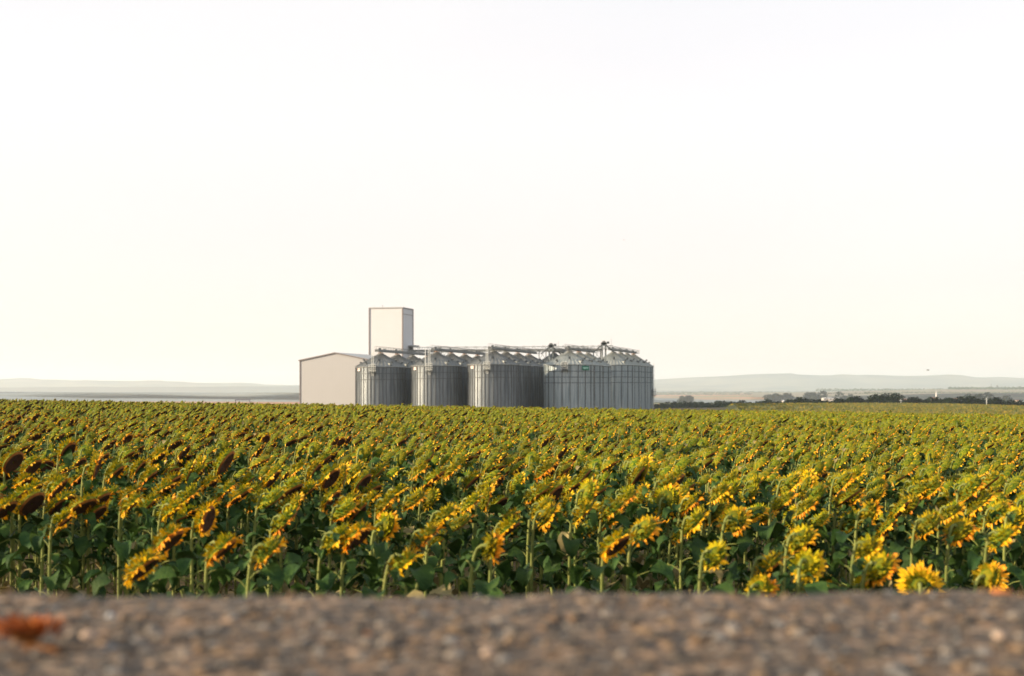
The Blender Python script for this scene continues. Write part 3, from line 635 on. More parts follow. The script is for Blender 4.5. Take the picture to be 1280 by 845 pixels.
# village buildings
wall_w = mat('pale_render', (.62, .58, .52), .8, vary=(.54, .5, .45), scale=.3); tile = mat('red_tile', (.34, .15, .09), .85); tin = mat('pale_roof', (.55, .54, .52), .6)
glass = mat('dark_window', (.04, .05, .06), .2)
def house(px, Y, wpx, hpx, lab_, roof=tile, base=None, name='village_house', depth=9):
    x = (px-640)/FPX*Y; w_ = wpx/FPX*Y; h = hpx/FPX*Y; z = ground(x, Y) if base is None else (HOR-base)/FPX*Y
    t = obj(name, None, label=lab_, cat='building', group='buildings of the far village', loc=(x, Y, z))
    b = MB(); b.box(0, 0, h*.35-1, w_, depth, h*.7+2); build(b, 'wall', wall_w, t)
    b = MB(); e = .4; b.grid([[(sx_*(w_/2+e), sy_*(depth/2+e), zz) for sx_, sy_, zz in ((-1, -1, h*.7), (-1, 0, h), (-1, 1, h*.7))] for sx_ in ()] or [[(-w_/2-e, -depth/2-e, h*.68), (-w_/2-e, 0, h), (-w_/2-e, depth/2+e, h*.68)], [(w_/2+e, -depth/2-e, h*.68), (w_/2+e, 0, h), (w_/2+e, depth/2+e, h*.68)]]); build(b, 'roof', roof, t)
    for k in range(max(1, int(w_/6))):
        b = MB(); b.box(-w_/2 + (k+.5)*w_/max(1, int(w_/6)), -depth/2-.02, h*.38, 1.3, .12, 1.3); build(b, 'window', glass, t)
for args in ((978.5, 1000, 1.6, 5.5, 'small white shed seen between two hedge trees', tin, 505.5), (989.5, 1050, 3.5, 5, 'pale house between the hedge trees, right of the small shed', tin, 506),
             (1030, 1500, 4, 3.0, 'small pale barn left of the long white sheds', tin, 500), (1041, 1500, 15, 2.9, 'long low white sheds behind the hedge', tin, 500),
             (1045.5, 1500, 4, 3.2, 'pale end block right of the long white sheds', tin, 500.6), (1066, 1500, 5, 2.5, 'low pale building behind the hedge near the brown tree', tin, 500.5),
             (1128, 1200, 7, 3.8, 'tiled house in the gap of the hedge, right of the tallest tree', tile, 502.5), (1147, 1200, 6, 4, 'whitewashed house under the greyish trees', tile, 503),
             (1168, 1250, 5, 4, 'pale mosque building below the white minaret', tile, 500.5), (1193, 1200, 7, 3.6, 'pale house with tiled roof right of the minaret', tile, 501.5),
             (1188, 1100, 4, 3.2, 'small brown house right of the minaret tree', tile, 503.2), (1272, 1400, 5, 3, 'pale house partly behind the hedge at the far right', tile, 503)):
    px, Y, w_, h_, lb, rf, bs = args; house(px, Y, w_, h_, lb, rf, bs)
Y = 1300; x = (1170.3-640)/FPX*Y; zb = (HOR-499)/FPX*Y
t = obj('minaret', None, label='thin white minaret with pointed tip rising over the village trees', cat='minaret', loc=(x, Y, zb))
b = MB(); b.tube([(0,0,-2), (0,0,5.2)], [.62, .52], 10); build(b, 'shaft', mat('white_render', (.8, .8, .78), .6), t)
b = MB(); b.tube([(0,0,4.0), (0,0,4.3)], .85, 12); build(b, 'balcony', wall_w, t)
b = MB(); b.tube([(0,0,5.2), (0,0,8.0)], [.52, .04], 10); build(b, 'spire', tin, t)
# posts
def post(px, Y, top, base, r_, lab_, name='utility_pole', cat='pole', m_=steel_wh):
    x = (px-640)/FPX*Y; zb = (HOR-base)/FPX*Y; zt = (HOR-top)/FPX*Y
    b = MB(); b.tube([(0,0,-1), (0,0,zt-zb)], r_, 6); b.box(0, 0, zt-zb-.6, 1.6 if cat == 'pole' else .6, .1, .12)
    build(b, name, m_, label=lab_, cat=cat, loc=(x, Y, zb))
post(1233.3, 640, 497.5, 507.5, .13, 'thin pale pole standing in front of the dark hedge at the right')
post(1239, 5200, 479.8, 484, .7, 'tiny radio mast on the far ridge line', 'radio_mast', 'mast', steel_dk)
post(1246.5, 5200, 481.5, 484.5, 2.2, 'stubby far tower on the ridge line beside the mast', 'water_tower', 'tower', steel_dk)
post(1126, 640, 499.0, 504, .10, 'very thin pole between the tallest tree and the hedge gap')
# hollow metal frame peeking over the flowers left of the warehouse
b = MB(); b.bar((-1.3, 0, 0), (-1.3, 0, 3.1), .14); b.bar((1.3, 0, 0), (1.3, 0, 3.1), .14); b.bar((-1.4, 0, 3.1), (1.4, 0, 3.1), .16)
x = (303.5-640)/FPX*260; build(b, 'goal_frame', mat('frame_steel', (.20, .18, .22), .6), label='small square metal frame poking above the flowers, left of the warehouse', cat='frame', loc=(x, 260, (HOR-499.8)/FPX*260-3.1))
# far woods and hedges: a mass nobody could count
fw = MB(); rf_ = random.Random(9); 
def wood(pxa, pxb, Y, top, base, n_, D=60, ls=None):
    for i in range(n_):
        px = rf_.uniform(pxa, pxb); yy = Y + rf_.uniform(0, D); x = (px-640)/FPX*yy
        z0 = (HOR-base)/FPX*Y; z1 = (HOR-(top+1.1*abs(math.sin(px*.37+math.sin(px*.11)*3))))/FPX*Y; z = z0 + (z1-z0)*rf_.random()
        s_ = ls or Y/FPX*.8
        a = rf_.uniform(0, 6.28); e1 = Vector((math.cos(a), math.sin(a), rf_.uniform(-.4, .4)))*s_; e2 = Vector((-math.sin(a)*.5, math.cos(a)*.5, rf_.uniform(.5, 1)))*s_*.7
        c = Vector((x, yy, z)); fw.quad(c-e1, c-e2, c+e1, c+e2)
wood(815, 1025, 6200, 489.2, 494, 2600, 500); wood(1020, 1285, 5600, 485.4, 489, 2600, 500); wood(1185, 1290, 5200, 483.2, 486.5, 1600, 300)
wood(1080, 1290, 4200, 489.5, 491.5, 900, 100); wood(1010, 1120, 3000, 490.6, 492, 250, 40)
wood(-60, 380, 7000, 492.0, 495.5, 2500, 600)
build(fw, 'far_woodland', mat('far_trees', (.03, .055, .025), .9, vary=(.05, .075, .03), scale=.01), kind='stuff', label='far belts of dark woodland and hedges across the hazy plain')
# low plateau under the far right woods
pb = MB(); rows = []
for j, (yy, zr) in enumerate(((4300, 491.5), (4900, 488.5), (5600, 486.0), (6300, 485.4), (7800, 486.8))):
    rows.append([((px-640)/FPX*yy, yy, (HOR-(zr + 5*(1-ss(960, 1240, px))))/FPX*yy) for px in range(940, 2300, 40)])
pb.grid(rows); build(pb, 'terrain', mat('ploughed_rise', (.22, .15, .10), .95, vary=(.15, .15, .08), scale=.004), smooth=True, kind='structure')

# ------------------------------------------------------------------ next field on the rise (too far to count)
cf = MB(); rc = random.Random(4); rows = []
ysf = [300+i*9 for i in range(36)]
for y in ysf:
    row = []
    for i in range(150):
        x = 14 + i*2.6*(y/450)
        edge_l = 52 + (y-300)*.13
        h = 1.25*ss(edge_l-4, edge_l+3, x)*ss(300, 306, y)*(1-ss(608, 614, y))
        row.append((x, y, ground(x, y) - .3 + h*(1+rc.uniform(-.12, .12)) + .3*(h > .2)))
    rows.append(row)
cf.grid(rows)
build(cf, 'crop_field', mat('far_crop', (.09, .10, .014), .9, vary=(.15, .13, .018), scale=.09, bump=1, bscale=2), kind='stuff', label='smooth distant sunflower crop on the low rise beyond the near field')
def crop_tufts():
    b = MB()
    for i in range(26000):
        y = rc.uniform(302, 612); x = rc.uniform(52+(y-300)*.13, y*.42)
        z = ground(x, y)+1.2; a = rc.uniform(-.6, .6); s_ = rc.uniform(.12, .30)
        e1 = Vector((math.cos(a), math.sin(a), .3))*s_; e2 = Vector((-.2, .2, .8))*s_
        c = Vector((x, y, z+rc.uniform(-.1, .25))); b.quad(c-e1, c-e2, c+e1, c+e2, rc.choice([0, 0, 1]))
    return b
build(crop_tufts(), 'crop_heads', [mat('far_heads', (.14, .14, .018), .8, vary=(.08, .095, .015), scale=.3), mat('far_petals', (.24, .17, .02), .8)], kind='stuff', label='countless tiny yellow-green flower heads of the distant crop')

# ------------------------------------------------------------------ sunflowers
def frame(nv):
    nv = Vector(nv).normalized(); up = Vector((0, 0, 1)) if abs(nv.z) < .95 else Vector((1, 0, 0))
    x = up.cross(nv).normalized(); y = nv.cross(x)
    return Matrix((x, y, nv)).transposed().to_4x4()
def strip(mb, rr, base, d, nrm, L_, W, curl, segs, mi, twist=0.0):
    """tapered leaf-like strip from base, direction d, width across d x nrm; curl bends it towards nrm"""
    side = d.cross(nrm).normalized(); p_ = Vector(base); rows = []; dd = Vector(d); nn_ = Vector(nrm)
    for k in range(segs+1):
        t = k/segs; wd = W*(math.sin(math.pi*min(1, .18+t*.82))**.8)*.5
        if k == segs: wd = W*.04
        s2 = side*math.cos(twist*t) + nn_*math.sin(twist*t)
        rows.append([p_-s2*wd, p_+nn_*wd*.25, p_+s2*wd] if segs > 2 else [p_-s2*wd, p_+s2*wd])
        a = curl/segs; dd, nn_ = dd*math.cos(a)+nn_*math.sin(a), nn_*math.cos(a)-dd*math.sin(a)
        p_ = p_ + dd*(L_/segs)
    mb.grid(rows, mi)
def head_parts(rr, hd, Rh, petal_frac, wilt):
    """hd: detail 2 near, 1 mid, 0 far. local frame +z = face normal."""
    ns = (22, 22, 12)[2-hd] if hd else 9
    back, face, pet, bra = MB(), MB(), MB(), MB()
    def ring(r, z, wob=0): return [(r*math.cos(t*6.2832/ns)*(1+wob*math.sin(t*2.1)), r*math.sin(t*6.2832/ns), z + (.006*math.sin(t*1.9+r*40) if wob else 0)) for t in range(ns)]
    back.grid([ring(.018, -.052), ring(Rh*.42, -.050), ring(Rh*.78, -.034), ring(Rh*1.0, -.006), ring(Rh*1.02, .006)] if hd else [ring(.02, -.05), ring(Rh*.8, -.035), ring(Rh, 0)], 0, True)
    if hd:
        face.grid([ring(Rh*1.02, .006), ring(Rh*.86, .018)], 1, True); face.grid([ring(Rh*.86, .018), ring(Rh*.5, .012), ring(.01, .004)], 0, True)
    else:
        face.grid([ring(Rh, 0), ring(.01, .012)], 0, True)
    nb = (30, 16, 7)[2-hd]
    for ringi in range(2 if hd else 1):
        for k in range(nb):
            a = (k + ringi*.5 + rr.uniform(-.3, .3))*6.2832/nb; o = Vector((math.cos(a), math.sin(a), 0))
            r0 = Rh*(.9 if ringi == 0 else .7); elev_ = rr.uniform(-.5, .15) - ringi*.35
            d = (o*math.cos(elev_) + Vector((0, 0, 1))*math.sin(elev_)).normalized(); nn_ = Vector((0, 0, 1))*math.cos(elev_) - o*math.sin(elev_)
            sc = 1 if hd else 1.4
            strip(bra, rr, o*r0 + Vector((0, 0, -.018-.018*ringi)), d, -nn_, rr.uniform(.024, .050), rr.uniform(.012, .020)*sc, rr.uniform(-.4, 1.3), 3 if hd == 2 else 1, 0, rr.uniform(-.6, .6))
    np_ = (40, 22, 8)[2-hd]
    gap = rr.uniform(0, 6.28)
    for k in range(np_):
        a = (k + rr.uniform(-.35, .35))*6.2832/np_
        pr = petal_frac*(1.25 if math.cos(a-gap) > -.2 else .55)
        if rr.random() > pr: continue
        o = Vector((math.cos(a), math.sin(a), 0)); e_ = rr.uniform(-.2, .7)*(wilt)
        d = (o*math.cos(e_) + Vector((0, 0, 1))*math.sin(e_)).normalized(); nn_ = Vector((0, 0, 1))*math.cos(e_) - o*math.sin(e_)
        strip(pet, rr, o*Rh*.96 + Vector((0, 0, .0)), d, nn_, rr.uniform(.030, .060)*(1 if wilt > .3 else 1.4), rr.uniform(.017, .029)*(1 if hd else 1.6), rr.uniform(-.4, 1.6)*wilt, 4 if hd == 2 else (2 if hd else 1), 0, rr.uniform(-1, 1)*wilt)
    return back, face, pet, bra
def leaf(mb, rr, org, az, L_, droop, hd, mi, stem_mb):
    o = Vector((math.cos(az), math.sin(az), 0)); up = Vector((0, 0, 1))
    pl_ = L_*rr.uniform(.5, .8); e = rr.uniform(.25, .8)
    p1 = org + (o*math.cos(e) + up*math.sin(e))*pl_
    if hd: stem_mb.tube([org, (org+p1)/2 + up*.012, p1], [.005, .004, .0035], 4 if hd == 2 else 3, 0, False)
    ang = rr.uniform(-.1, .5); W = L_*rr.uniform(.55, .85); side = o.cross(up); tw = rr.uniform(-.5, .5)
    side = side*math.cos(tw) + up*math.sin(tw)
    n_ = 6 if hd == 2 else (4 if hd else 2); p_ = Vector(p1); rows = []
    for k in range(n_+1):
        t = k/n_; dirv = o*math.cos(ang) + up*math.sin(ang); nn_ = up*math.cos(ang) - o*math.sin(ang)
        wd = W*.5*(math.sin(math.pi*(t**.62))**.75 if 0 < t < 1 else .03) if n_ > 2 else W*.5*(.15, 1, .05)[k]
        wv = rr.uniform(-.012, .012) if hd == 2 else 0
        cup = .45
        if hd == 2: rows.append([p_-side*wd+nn_*(wd*cup+wv), p_-side*wd*.5+nn_*(wd*.12), p_-nn_*.004, p_+side*wd*.5+nn_*(wd*.12), p_+side*wd+nn_*(wd*cup-wv)])
        else: rows.append([p_-side*wd+nn_*wd*cup, p_, p_+side*wd+nn_*wd*cup])
        p_ = p_ + dirv*(L_/n_); ang -= droop/n_
    mb.grid(rows, mi)
def bez(a, b, c, d, n_):
    out = []
    for i in range(n_+1):
        t = i/n_; out.append(a*(1-t)**3 + b*3*t*(1-t)**2 + c*3*t*t*(1-t) + d*t**3)
    return out
H0 = 1.45      # nominal height of the head's centre
def sunflower_parts(rr, hd, az, tilt, Rh=.105, pf=.6, wilt=1.0, nl=12, headless=False, h=H0):
    """az: compass heading of the face (radians, world XY), tilt: how far it hangs below level"""
    nrm = Vector((math.cos(az)*math.cos(tilt), math.sin(az)*math.cos(tilt), -math.sin(tilt)))
    C_ = Vector((math.cos(az)*.12, math.sin(az)*.12, h))
    D_ = C_ - nrm*.048; lean = Vector((rr.uniform(-.05, .05), rr.uniform(-.05, .05), 0))
    if headless: pts = bez(Vector((0,0,-.05)), Vector((0,0,h*.4))+lean, Vector((0,0,h*.7))+lean, Vector((.05,0,h*.8)), 6)
    else: pts = bez(Vector((0, 0, -.05)), Vector((lean.x, lean.y, h*.75)), D_ - nrm*.10 + Vector((0, 0, .02)) - Vector((C_.x, C_.y, 0))*.3, D_, (12, 8, 5)[2-hd])
    st, fo = MB(), MB()
    if not headless: pts = pts[:1] + pts[1:]
    N = len(pts); st.tube(pts, [.0135 - .004*(i/(N-1)) + (.006 if i == N-1 else 0) for i in range(N)], (7, 5, 3)[2-hd], 0, False)
    g0 = rr.uniform(0, 6.28)
    for k in range(nl):
        t = .12 + (.78 if hd else .62)*(k+.5)/nl; q = pts[0] + (pts[-1]-pts[0])*0
        f = t*(N-1)*.88; i = int(f); org = pts[i].lerp(pts[min(i+1, N-1)], f-i)
        size = (.11 + .09*math.sin(math.pi*min(1, t*1.1)))*rr.uniform(.7, 1.2)
        if t > .7: size *= .62
        dry = (t < .3 and rr.random() < .6) or rr.random() < .012
        leaf(fo, rr, org, g0 + k*2.4 + rr.uniform(-.4, .4), size, rr.uniform(1.2, 2.8), hd, 1 if dry else 0, st)
    if headless: return dict(stem=st, foliage=fo)
    Fm = Matrix.Translation(C_) @ frame(nrm) @ Matrix.Rotation(rr.uniform(0, 6.28), 4, 'Z')
    back, face, pet, bra = head_parts(rr, hd, Rh, pf, wilt)
    out = dict(stem=st, foliage=fo)
    for nm, mb in (('flower_head', back), ('seed_disc', face), ('petals', pet), ('bracts', bra)):
        q = MB(); q.add(mb, Fm); out[nm] = q
    return out
PM = dict(stem=['stem'], foliage=['leaf', 'dryleaf'], flower_head=['back'], seed_disc=['disc', 'rim'], petals=['petal'], bracts=['bract'])
def part_meshes(P): return {k: P[k].mesh(k, [M[x] for x in PM[k]], k != 'petals') for k in P}
def place(meshes, loc, rz, sc, label, group=None, name='sunflower', cat='sunflower'):
    t = obj(name, None, label=label, cat=cat, group=group, loc=loc, rz=rz); t.scale = sc
    obj('stem', meshes['stem'], t); obj('foliage', meshes['foliage'], t)
    if 'flower_head' in meshes:
        h = obj('flower_head', meshes['flower_head'], t)
        for k in ('seed_disc', 'petals', 'bracts'): obj(k, meshes[k], h)
    return t
rv = random.Random(77)
# hand-placed front plants: px, py of head centre, heading of face (deg; 0 right, -90 to camera, 90 away), tilt, size px, petals, label
front = [
 (78, 630, -35, 42, 47, .35, 'large sunflower with dark face in the left front, green back lit above it'),
 (123, 627, -30, 38, 42, .45, 'drooping sunflower just right of the large dark one at the left'),
 (81, 650, -20, 40, 26, .5, 'small half-open sunflower under the large dark one at the left'),
 (180, 709, -30, 40, 56, 1.0, 'bright orange petalled sunflower hanging lowest at the left front, nearest the road'),
 (212, 676, -35, 38, 48, .7, 'dark faced sunflower touching the upper right of the lowest orange one'),
 (259, 649, -30, 8, 42, 1.1, 'orange rayed sunflower turned sideways to the camera in the left front'),
 (278, 687, -25, 40, 50, 1.1, 'orange fringed sunflower hanging to the right, left of centre near the road'),
 (217, 638, -20, 45, 30, .8, 'small sunflower with an orange curl above the left front pair'),
 (165, 618, -30, 45, 36, .6, 'drooping sunflower with orange rim over the left leafy front'),
 (205, 612, -25, 50, 38, .5, 'yellow-green backed sunflower above the small orange curl'),
 (6, 637, -35, 40, 40, .6, 'sunflower cut by the left edge of the photo, dark face down'),
 (40, 612, -25, 50, 36, .5, 'nodding sunflower near the left edge, behind the cut one'),
 (337, 690, 0, 38, 46, 1.0, 'edge-on sunflower with a thin orange fringe leaning left of centre'),
 (357, 652, -5, 36, 46, .7, 'edge-on sunflower above the thin orange fringed one'),
 (423, 674, -10, 38, 46, 1.1, 'sunflower with full orange rim, left one of a touching pair at centre left'),
 (447, 672, -36, 35, 46, .8, 'dark faced sunflower, right one of a touching pair at centre left'),
 (485, 657, 25, 10, 32, 1.2, 'small sunflower seen from behind with an orange crescent of petals'),
 (506, 704, -10, 45, 44, .5, 'low sunflower left of centre whose green back hides its face'),
 (534, 672, -15, 40, 46, 1.0, 'sunflower with orange fringe above the low green backed one'),
 (556, 647, -10, 38, 40, 1.1, 'bright topped sunflower at the upper end of the long orange chain'),
 (618, 684, 0, 5, 30, .9, 'thin edge-on sunflower like an orange stroke just left of centre'),
 (436, 628, -15, 45, 38, 1.0, 'sunflower with ragged yellow petals above the touching pair'),
 (636, 662, -30, 42, 38, .4, 'dark sunflower at centre, right above the thin orange stroke'),
 (496, 618, -20, 45, 32, .6, 'sunflower with golden rim above the orange crescent'),
 (675, 618, -30, 44, 38, .5, 'nodding sunflower with dark underside, right of centre row'),
 (686, 645, -5, 30, 36, .8, 'hooked sunflower with orange rim on its right side, right of centre'),
 (730, 642, -20, 38, 38, 1.0, 'orange edged sunflower leaning over, right of the hooked one'),
 (771, 681, -45, 38, 46, .7, 'large dark faced sunflower with bright upper rim, right of centre near the road'),
 (806, 664, 10, 35, 44, .5, 'green backed sunflower on a thick pale stem, right of the dark faced one'),
 (766, 638, -10, 45, 40, .4, 'edge-on brown sunflower above the large dark faced one'),
 (834, 626, 35, 15, 42, 1.3, 'sunflower with a big golden crescent of petals around its green back'),
 (870, 654, -15, 35, 38, .8, 'sunflower with orange fringe below the golden crescent'),
 (918, 652, 25, 30, 42, 1.1, 'round green backed sunflower ringed by orange, right half'),
 (895, 697, 10, 35, 38, .3, 'withered brown sunflower low in the leaves, right half'),
 (866, 630, -25, 40, 36, .8, 'nodding sunflower between the golden crescent and the orange ringed one'),
 (1003, 676, 0, 40, 42, 1.1, 'sunflower with bright top petals in a diagonal, right front'),
 (964, 708, -30, 40, 40, .4, 'dark sunflower hanging low right of centre'),
 (952, 738, 30, 25, 30, 1.2, 'orange sunflower just clearing the road edge, right of centre'),
 (1010, 708, 35, 32, 38, .9, 'green backed sunflower with dark orange petals, upper of two by the road'),
 (1020, 733, -10, 35, 34, 1.1, 'sunflower half hidden by the road edge under the green backed one'),
 (1086, 687, -5, 38, 34, 1.2, 'ragged orange sunflower above the curved one at the right front'),
 (1101, 712, 5, 35, 44, 1.1, 'curved sunflower with orange lower rim at the right front'),
 (1085, 735, 10, 10, 24, 1.1, 'small orange sunflower touching the road edge at the right front'),
 (1150, 732, 75, 5, 36, 1.6, 'upright yellow sunflower with a full ring of rays, low by the road at the right'),
 (1160, 657, -5, 38, 44, .5, 'large green backed sunflower high on a pale stem at the right'),
 (1237, 725, 15, 15, 40, 1.0, 'sunflower with an orange comb of petals at the far right by the road'),
 (1253, 674, -20, 42, 42, .8, 'drooping reddish orange sunflower near the right edge'),
 (1199, 665, 20, 42, 40, 1.0, 'sunflower hanging over with an orange rim, right of the large green backed one'),
 (1090, 640, -5, 10, 28, 1.0, 'bright orange side-on sunflower at the right, behind the front plants'),
 (1145, 615, -10, 50, 42, .5, 'broad green topped sunflower at the right, back of the front plants'),
 (1224, 630, -20, 42, 46, .9, 'large sunflower with a red-orange row of petals near the right edge'),
 (1248, 642, -10, 35, 38, 1.1, 'crescent of orange petals beside the large red-orange sunflower'),
 (1270, 648, 10, 35, 30, 1.0, 'small sunflower with yellow petals at the right photo edge'),
 (1060, 622, -35, 45, 44, .4, 'dark faced sunflower nodding left of the bright side-on one'),
 (980, 628, -20, 42, 38, .8, 'orange edged nodding sunflower above the diagonal bright one'),
 (1010, 604, 10, 5, 34, 1.3, 'upright golden sunflower standing a little above its neighbours at the right'),
 (590, 630, -15, 42, 34, .8, 'yellow rimmed sunflower above and left of the thin orange stroke'),
 (715, 610, -30, 45, 36, .4, 'brown faced sunflower in the middle, above the orange edged one'),
 (300, 620, -25, 45, 38, .6, 'pale stemmed sunflower above the sideways orange one'),
 (385, 615, -15, 42, 38, .7, 'sunflower with curled yellow rim at centre left'),
]
NIND = 0
for (px, py, az, tl, sz, pf, lb) in front:
    Y = max(7.9, 0.93*FPX/(py-HOR)) * rv.uniform(.98, 1.03)
    Rh = max(.06, min(.155, sz/FPX*Y/2*.84))
    z = (HOR-py)/FPX*Y; x = (px-640)/FPX*Y
    az += (12 if px > 330 else 18) if az < 40 else 0; tl += 8
    a = R(az); bx, by = x - math.cos(a)*.12, Y - math.sin(a)*.12
    gz = ground(bx, by); h = z - gz
    P = sunflower_parts(rv, 2, a, R(tl), Rh, pf*1.35, .9 if pf < 1.5 else .15, 18, h=h)
    place(part_meshes(P), (bx, by, gz), 0, (1, 1, 1), lb); NIND += 1
# shared variants, seen from 11 m on
VLOOK = []
def variants(n_, hd, seed, nl):
    out = []; VLOOK.clear(); rr = random.Random(seed)
    for i in range(n_):
        az = R(rr.gauss(4 if hd == 2 else -3, 15)); tl = R(min(72, max(20, rr.gauss(48, 8))))
        if rr.random() < (.12 if hd == 2 else .05): az = R(rr.uniform(10, 80)); tl = R(rr.uniform(5, 35))
        pf = rr.choice([.2, .35, .45, .55, .7, 1.0])
        VLOOK.append('sunflower turned away, showing its green back,' if az > R(25) else ('nodding sunflower fringed with orange petals' if pf > .7 else ('nodding sunflower with some orange petals left' if pf > .45 else 'nodding sunflower nearly bare of petals')))
        out.append(sunflower_parts(rr, hd, az, tl, rr.uniform(.082, .122), pf, 1.0, nl))
    return out
VN = [part_meshes(P) for P in variants(18, 2, 5, 16)]; VL = list(VLOOK)
rl = random.Random(8)
lows = [part_meshes(sunflower_parts(rl, 2, 0, 0, nl=18, headless=True, h=1.25)) for _ in range(6)]
ORDER = ['stem', 'leaf', 'dryleaf', 'back', 'disc', 'rim', 'petal', 'bract']
def joined(P, b):
    order = ORDER
    for k, mb in P.items():
        base = len(b.v); b.v += mb.v; b.f += [tuple(base+i for i in f) for f in mb.f]; b.m += [order.index(PM[k][i]) for i in mb.m]
    return b
# planting grid: rows run away to the right
DENS = dict(row=.60, gap=.34); RA = R(58)
rd = random.Random(31); spots = []
du = Vector((math.cos(RA), math.sin(RA))); dv = Vector((-math.sin(RA), math.cos(RA)))
for i in range(-400, 401):
    for j in range(-600, 601):
        q = du*(j*DENS['gap']) + dv*(i*DENS['row'])
        x, y = q.x + rd.uniform(-.13, .13), q.y + 60 + rd.uniform(-.13, .13)
        if not (7.4 < y < 168): continue
        if abs(x) > y*.40 + 2.2: continue
        if rd.random() < .08 + .10*max(0, math.sin(x*.31+y*.17)*math.sin(y*.23-x*.11)): continue
        spots.append((y, x))
spots.sort()
field_edge_n = 0; stuff = []
GL = ['drooping sunflower with yellow-green back and dark face, packed behind the front plants']
for (y, x) in spots:
    if y < 10.9:
        # leafy filler between the hand-placed heads
        if rd.random() < .66 and NIND < 300 and abs(x) < .37*y:
            place(rd.choice(lows), (x, y, ground(x, y)), rd.uniform(0, 6.28), (1, 1, rd.uniform(.8, 1.0)), 'leafy headless sunflower stalk filling the shade between the front flowers', 'leafy stalks between the front sunflowers', 'sunflower_stalk', 'plant'); NIND += 1
        continue
    if NIND < 300 and abs(x) < .365*y:
        s_ = rd.uniform(.88, 1.1); hz = min(1.22, max(.8, rd.gauss(1.0, .075)))
        vi = rd.randrange(len(VN)); look = VL[vi]; zone = 'left' if x/y < -.125 else ('middle' if x/y < .125 else 'right')
        place(VN[vi], (x, y, ground(x, y)), R(rd.uniform(-14, 14)), (s_, s_, hz), look + ' behind the front plants, ' + zone + ' third', 'sunflowers packed behind the front plants: ' + look + ', ' + zone + ' third'); NIND += 1
    else: stuff.append((x, y))
# unseen-source instancing for the countless rest: one object
mid_src = variants(16, 1, 15, 12)
far_src = variants(14, 0, 25, 4)
def scatter(name, pts, src, nvar, label):
    # the plants' shapes live in this object's own mesh as numbered islands; loose points say where they grow
    b = MB(); fv = []
    for i, P in enumerate(src):
        joined(P, b); fv += [i]*(len(b.f)-len(fv))
    nb = len(b.v); b.v += [(x, y, ground(x, y)) for x, y in pts]
    me = b.mesh(name, [M[o_] for o_ in ORDER], True)
    A = me.attributes
    r_ = A.new('rotz', 'FLOAT_VECTOR', 'POINT'); s_ = A.new('scl', 'FLOAT_VECTOR', 'POINT'); v_ = A.new('var', 'INT', 'POINT')
    ip_ = A.new('spot', 'BOOLEAN', 'POINT'); A.new('kindno', 'INT', 'FACE'); r_, s_, v_, ip_, fa = (A[q] for q in ('rotz', 'scl', 'var', 'spot', 'kindno')); fa.data.foreach_set('value', fv)
    ip_.data.foreach_set('value', [False]*nb + [True]*len(pts))
    rr = random.Random(hash(name) % 1 + len(pts))
    for j in range(len(pts)):
        i = nb + j
        r_.data[i].vector = (0, 0, R(rr.uniform(-16, 16)))
        px_, py_ = pts[j]; wv_ = .035*math.sin(px_*.21+1)*math.sin(py_*.16) + .025*math.sin(px_*.6+py_*.47); s = rr.uniform(.82, 1.15); s_.data[i].vector = (s, s, min(1.22, max(.78, rr.gauss(.99+wv_, .055)))); v_.data[i].value = rr.randrange(nvar)
    o = obj(name, me, label=label, kind='stuff')
    ng = bpy.data.node_groups.new(name+'_scatter', 'GeometryNodeTree')
    ng.interface.new_socket('Geometry', in_out='INPUT', socket_type='NodeSocketGeometry'); ng.interface.new_socket('Geometry', in_out='OUTPUT', socket_type='NodeSocketGeometry')
    n, l = ng.nodes, ng.links
    gi, go = n.new('NodeGroupInput'), n.new('NodeGroupOutput')
    se = n.new('GeometryNodeSeparateGeometry'); si = n.new('GeometryNodeSplitToInstances'); si.domain = 'FACE'
    ip = n.new('GeometryNodeInstanceOnPoints'); ip.inputs['Pick Instance'].default_value = True
    def attr(nm, ty):
        a = n.new('GeometryNodeInputNamedAttribute'); a.data_type = ty; a.inputs[0].default_value = nm; return a.outputs[0]
    l.new(gi.outputs[0], se.inputs[0]); l.new(attr('spot', 'BOOLEAN'), se.inputs[1])
    l.new(se.outputs[0], ip.inputs['Points']); l.new(se.outputs[1], si.inputs[0]); l.new(attr('kindno', 'INT'), si.inputs['Group ID'])
    l.new(si.outputs[0], ip.inputs['Instance'])
    l.new(attr('var', 'INT'), ip.inputs['Instance Index']); l.new(attr('scl', 'FLOAT_VECTOR'), ip.inputs['Scale'])
    er = n.new('FunctionNodeEulerToRotation'); l.new(attr('rotz', 'FLOAT_VECTOR'), er.inputs[0]); l.new(er.outputs[0], ip.inputs['Rotation'])
    l.new(ip.outputs[0], go.inputs[0])
    md = o.modifiers.new('scatter', 'NODES'); md.node_group = ng
    return o
scatter('sunflower_rows', [q for q in stuff if q[1] < 42], mid_src, 16, 'dense rows of drooping sunflowers in the middle of the field')
scatter('sunflower_field', [q for q in stuff if q[1] >= 42], far_src, 14, 'far rows of the sunflower field running to its horizon')
print('plants', NIND, len(stuff))
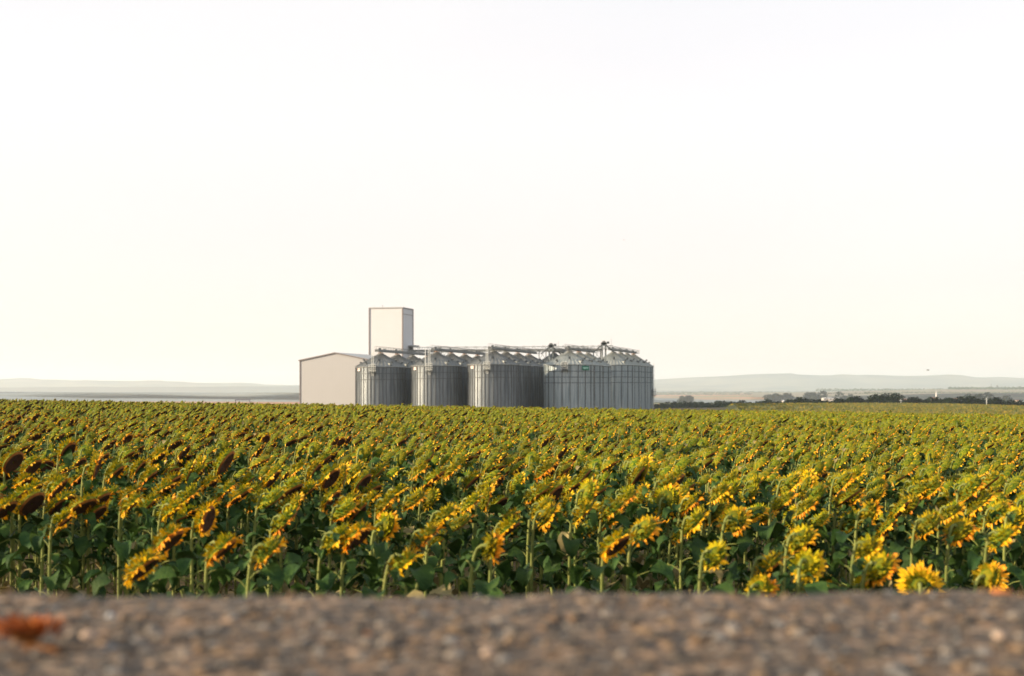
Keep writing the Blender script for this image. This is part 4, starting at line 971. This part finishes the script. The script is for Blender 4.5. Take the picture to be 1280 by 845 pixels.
# dry grass and weeds along the field margin
gb = MB(); rg2 = random.Random(14)
for i in range(900):
    y = rg2.uniform(6.3, 7.9); x = rg2.uniform(-.38, .38)*y; z = ground(x, y); h = rg2.uniform(.7, 1.35)
    a = rg2.uniform(0, 6.28); o = Vector((math.cos(a), math.sin(a), 0)); up = Vector((0,0,1))
    strip(gb, rg2, Vector((x, y, z)), (up+o*.12).normalized(), o, h, .011, rg2.uniform(.3, 2.0), 6, rg2.choice([0, 0, 1]))
build(gb, 'dry_grass', [mat('straw', (.36, .29, .14), .8, vary=(.26, .24, .10), scale=5, transl=.2), mat('green_grass', (.08, .13, .03), .7, transl=.2)], kind='stuff', label='dry grass and weeds along the edge of the sunflower field')
# ------------------------------------------------------------------ rusty dried flower lying on the road, far left
x, y = rp(34, 812)
t = obj('dried_flower', None, label='blurred rusty orange dried flower head on the road at the far left', cat='flower', loc=(x, y, ROAD_Z))
b = MB(); rr = random.Random(6)
for k in range(150):
    a = rr.uniform(0, 6.28); q = rr.random()**.5; c = Vector((math.cos(a)*q*.052, math.sin(a)*q*.035, .030+rr.uniform(-.006, .010)))
    d = (Vector((math.cos(a), math.sin(a), rr.uniform(-.1, .9)))).normalized()
    strip(b, rr, c, d, Vector((0,0,1)), rr.uniform(.014, .024), .011, rr.uniform(-.5, 1), 2, 0)
build(b, 'petals', mat('rust_petal', (.40, .115, .015), .8, vary=(.27, .06, .01), scale=60), t)
b = MB(); b.grid([[(math.cos(k*.5236)*r_*1.4, math.sin(k*.5236)*r_, z) for k in range(12)] for r_, z in ((.008, .012), (.018, .020), (.024, .030))], 0, True); b.tube([(0, 0, .0), (.005, 0, .014)], .006, 6)
b.tube([(0, 0, .012), (.03, -.01, .004), (.055, -.02, .003)], .004, 5)
build(b, 'calyx', mat('ochre_calyx', (.20, .075, .015), .8), t)
for (px, py, s_, lb) in ((459, 798, .013, 'small fallen orange petal on the road, left of centre'), (1255, 744, .03, 'rusty orange leaf at the road edge, far right')):
    x, y = rp(px, min(py, 745)) if py < 750 else rp(px, py)
    y = min(y, EDGE_Y-.04)
    b = MB(); strip(b, rr, Vector((-s_, 0, .004)), Vector((1, 0, .3)).normalized(), Vector((0, -.2, 1)).normalized(), s_*2, s_*1.1, -.7, 5, 0)
    build(b, 'fallen_petal' if s_ < .02 else 'fallen_leaf', mat('fallen_orange', (.50, .17, .04), .8), label=lb, cat='petal' if s_ < .02 else 'leaf', loc=(x, y, ROAD_Z+.004))
# birds
for (px, py, Y, lb) in ((780, 300, 300, 'tiny pale bird high above the right silos'), (1160, 463, 160, 'tiny bird just above the hills at the right')):
    b = MB(); b.tube([(-.16, 0, 0), (-.05, 0, .02), (.08, 0, .02), (.16, 0, .03)], [.01, .045, .045, .012], 6)
    t = obj('bird', None, label=lb, cat='bird', loc=((px-640)/FPX*Y, Y, (HOR-py)/FPX*Y), rz=.4)
    build(b, 'body', mat('bird_feathers', (.12, .11, .10), .8), t)
    for s_ in (-1, 1):
        b = MB(); b.grid([[(-.05, 0, .03), (.06, 0, .03)], [(-.06, s_*.14, .10), (.05, s_*.14, .10)], [(-.05, s_*.30, .05), (-.02, s_*.30, .05)]]); build(b, 'wing', bpy.data.materials['bird_feathers'], t)

# ------------------------------------------------------------------ haze
hz = MB(); hz.box(0, 9750, 60, 46000, 26500, 400)
hm = bpy.data.materials.new('haze_air'); hm.use_nodes = True
n, l = hm.node_tree.nodes, hm.node_tree.links; n.remove(n['Principled BSDF'])
pv = n.new('ShaderNodeVolumePrincipled'); pv.inputs['Color'].default_value = (.80, .92, 1, 1); pv.inputs['Density'].default_value = 8e-5; pv.inputs['Anisotropy'].default_value = .2
l.new(pv.outputs[0], n['Material Output'].inputs['Volume'])
build(hz, 'haze', hm, kind='stuff')
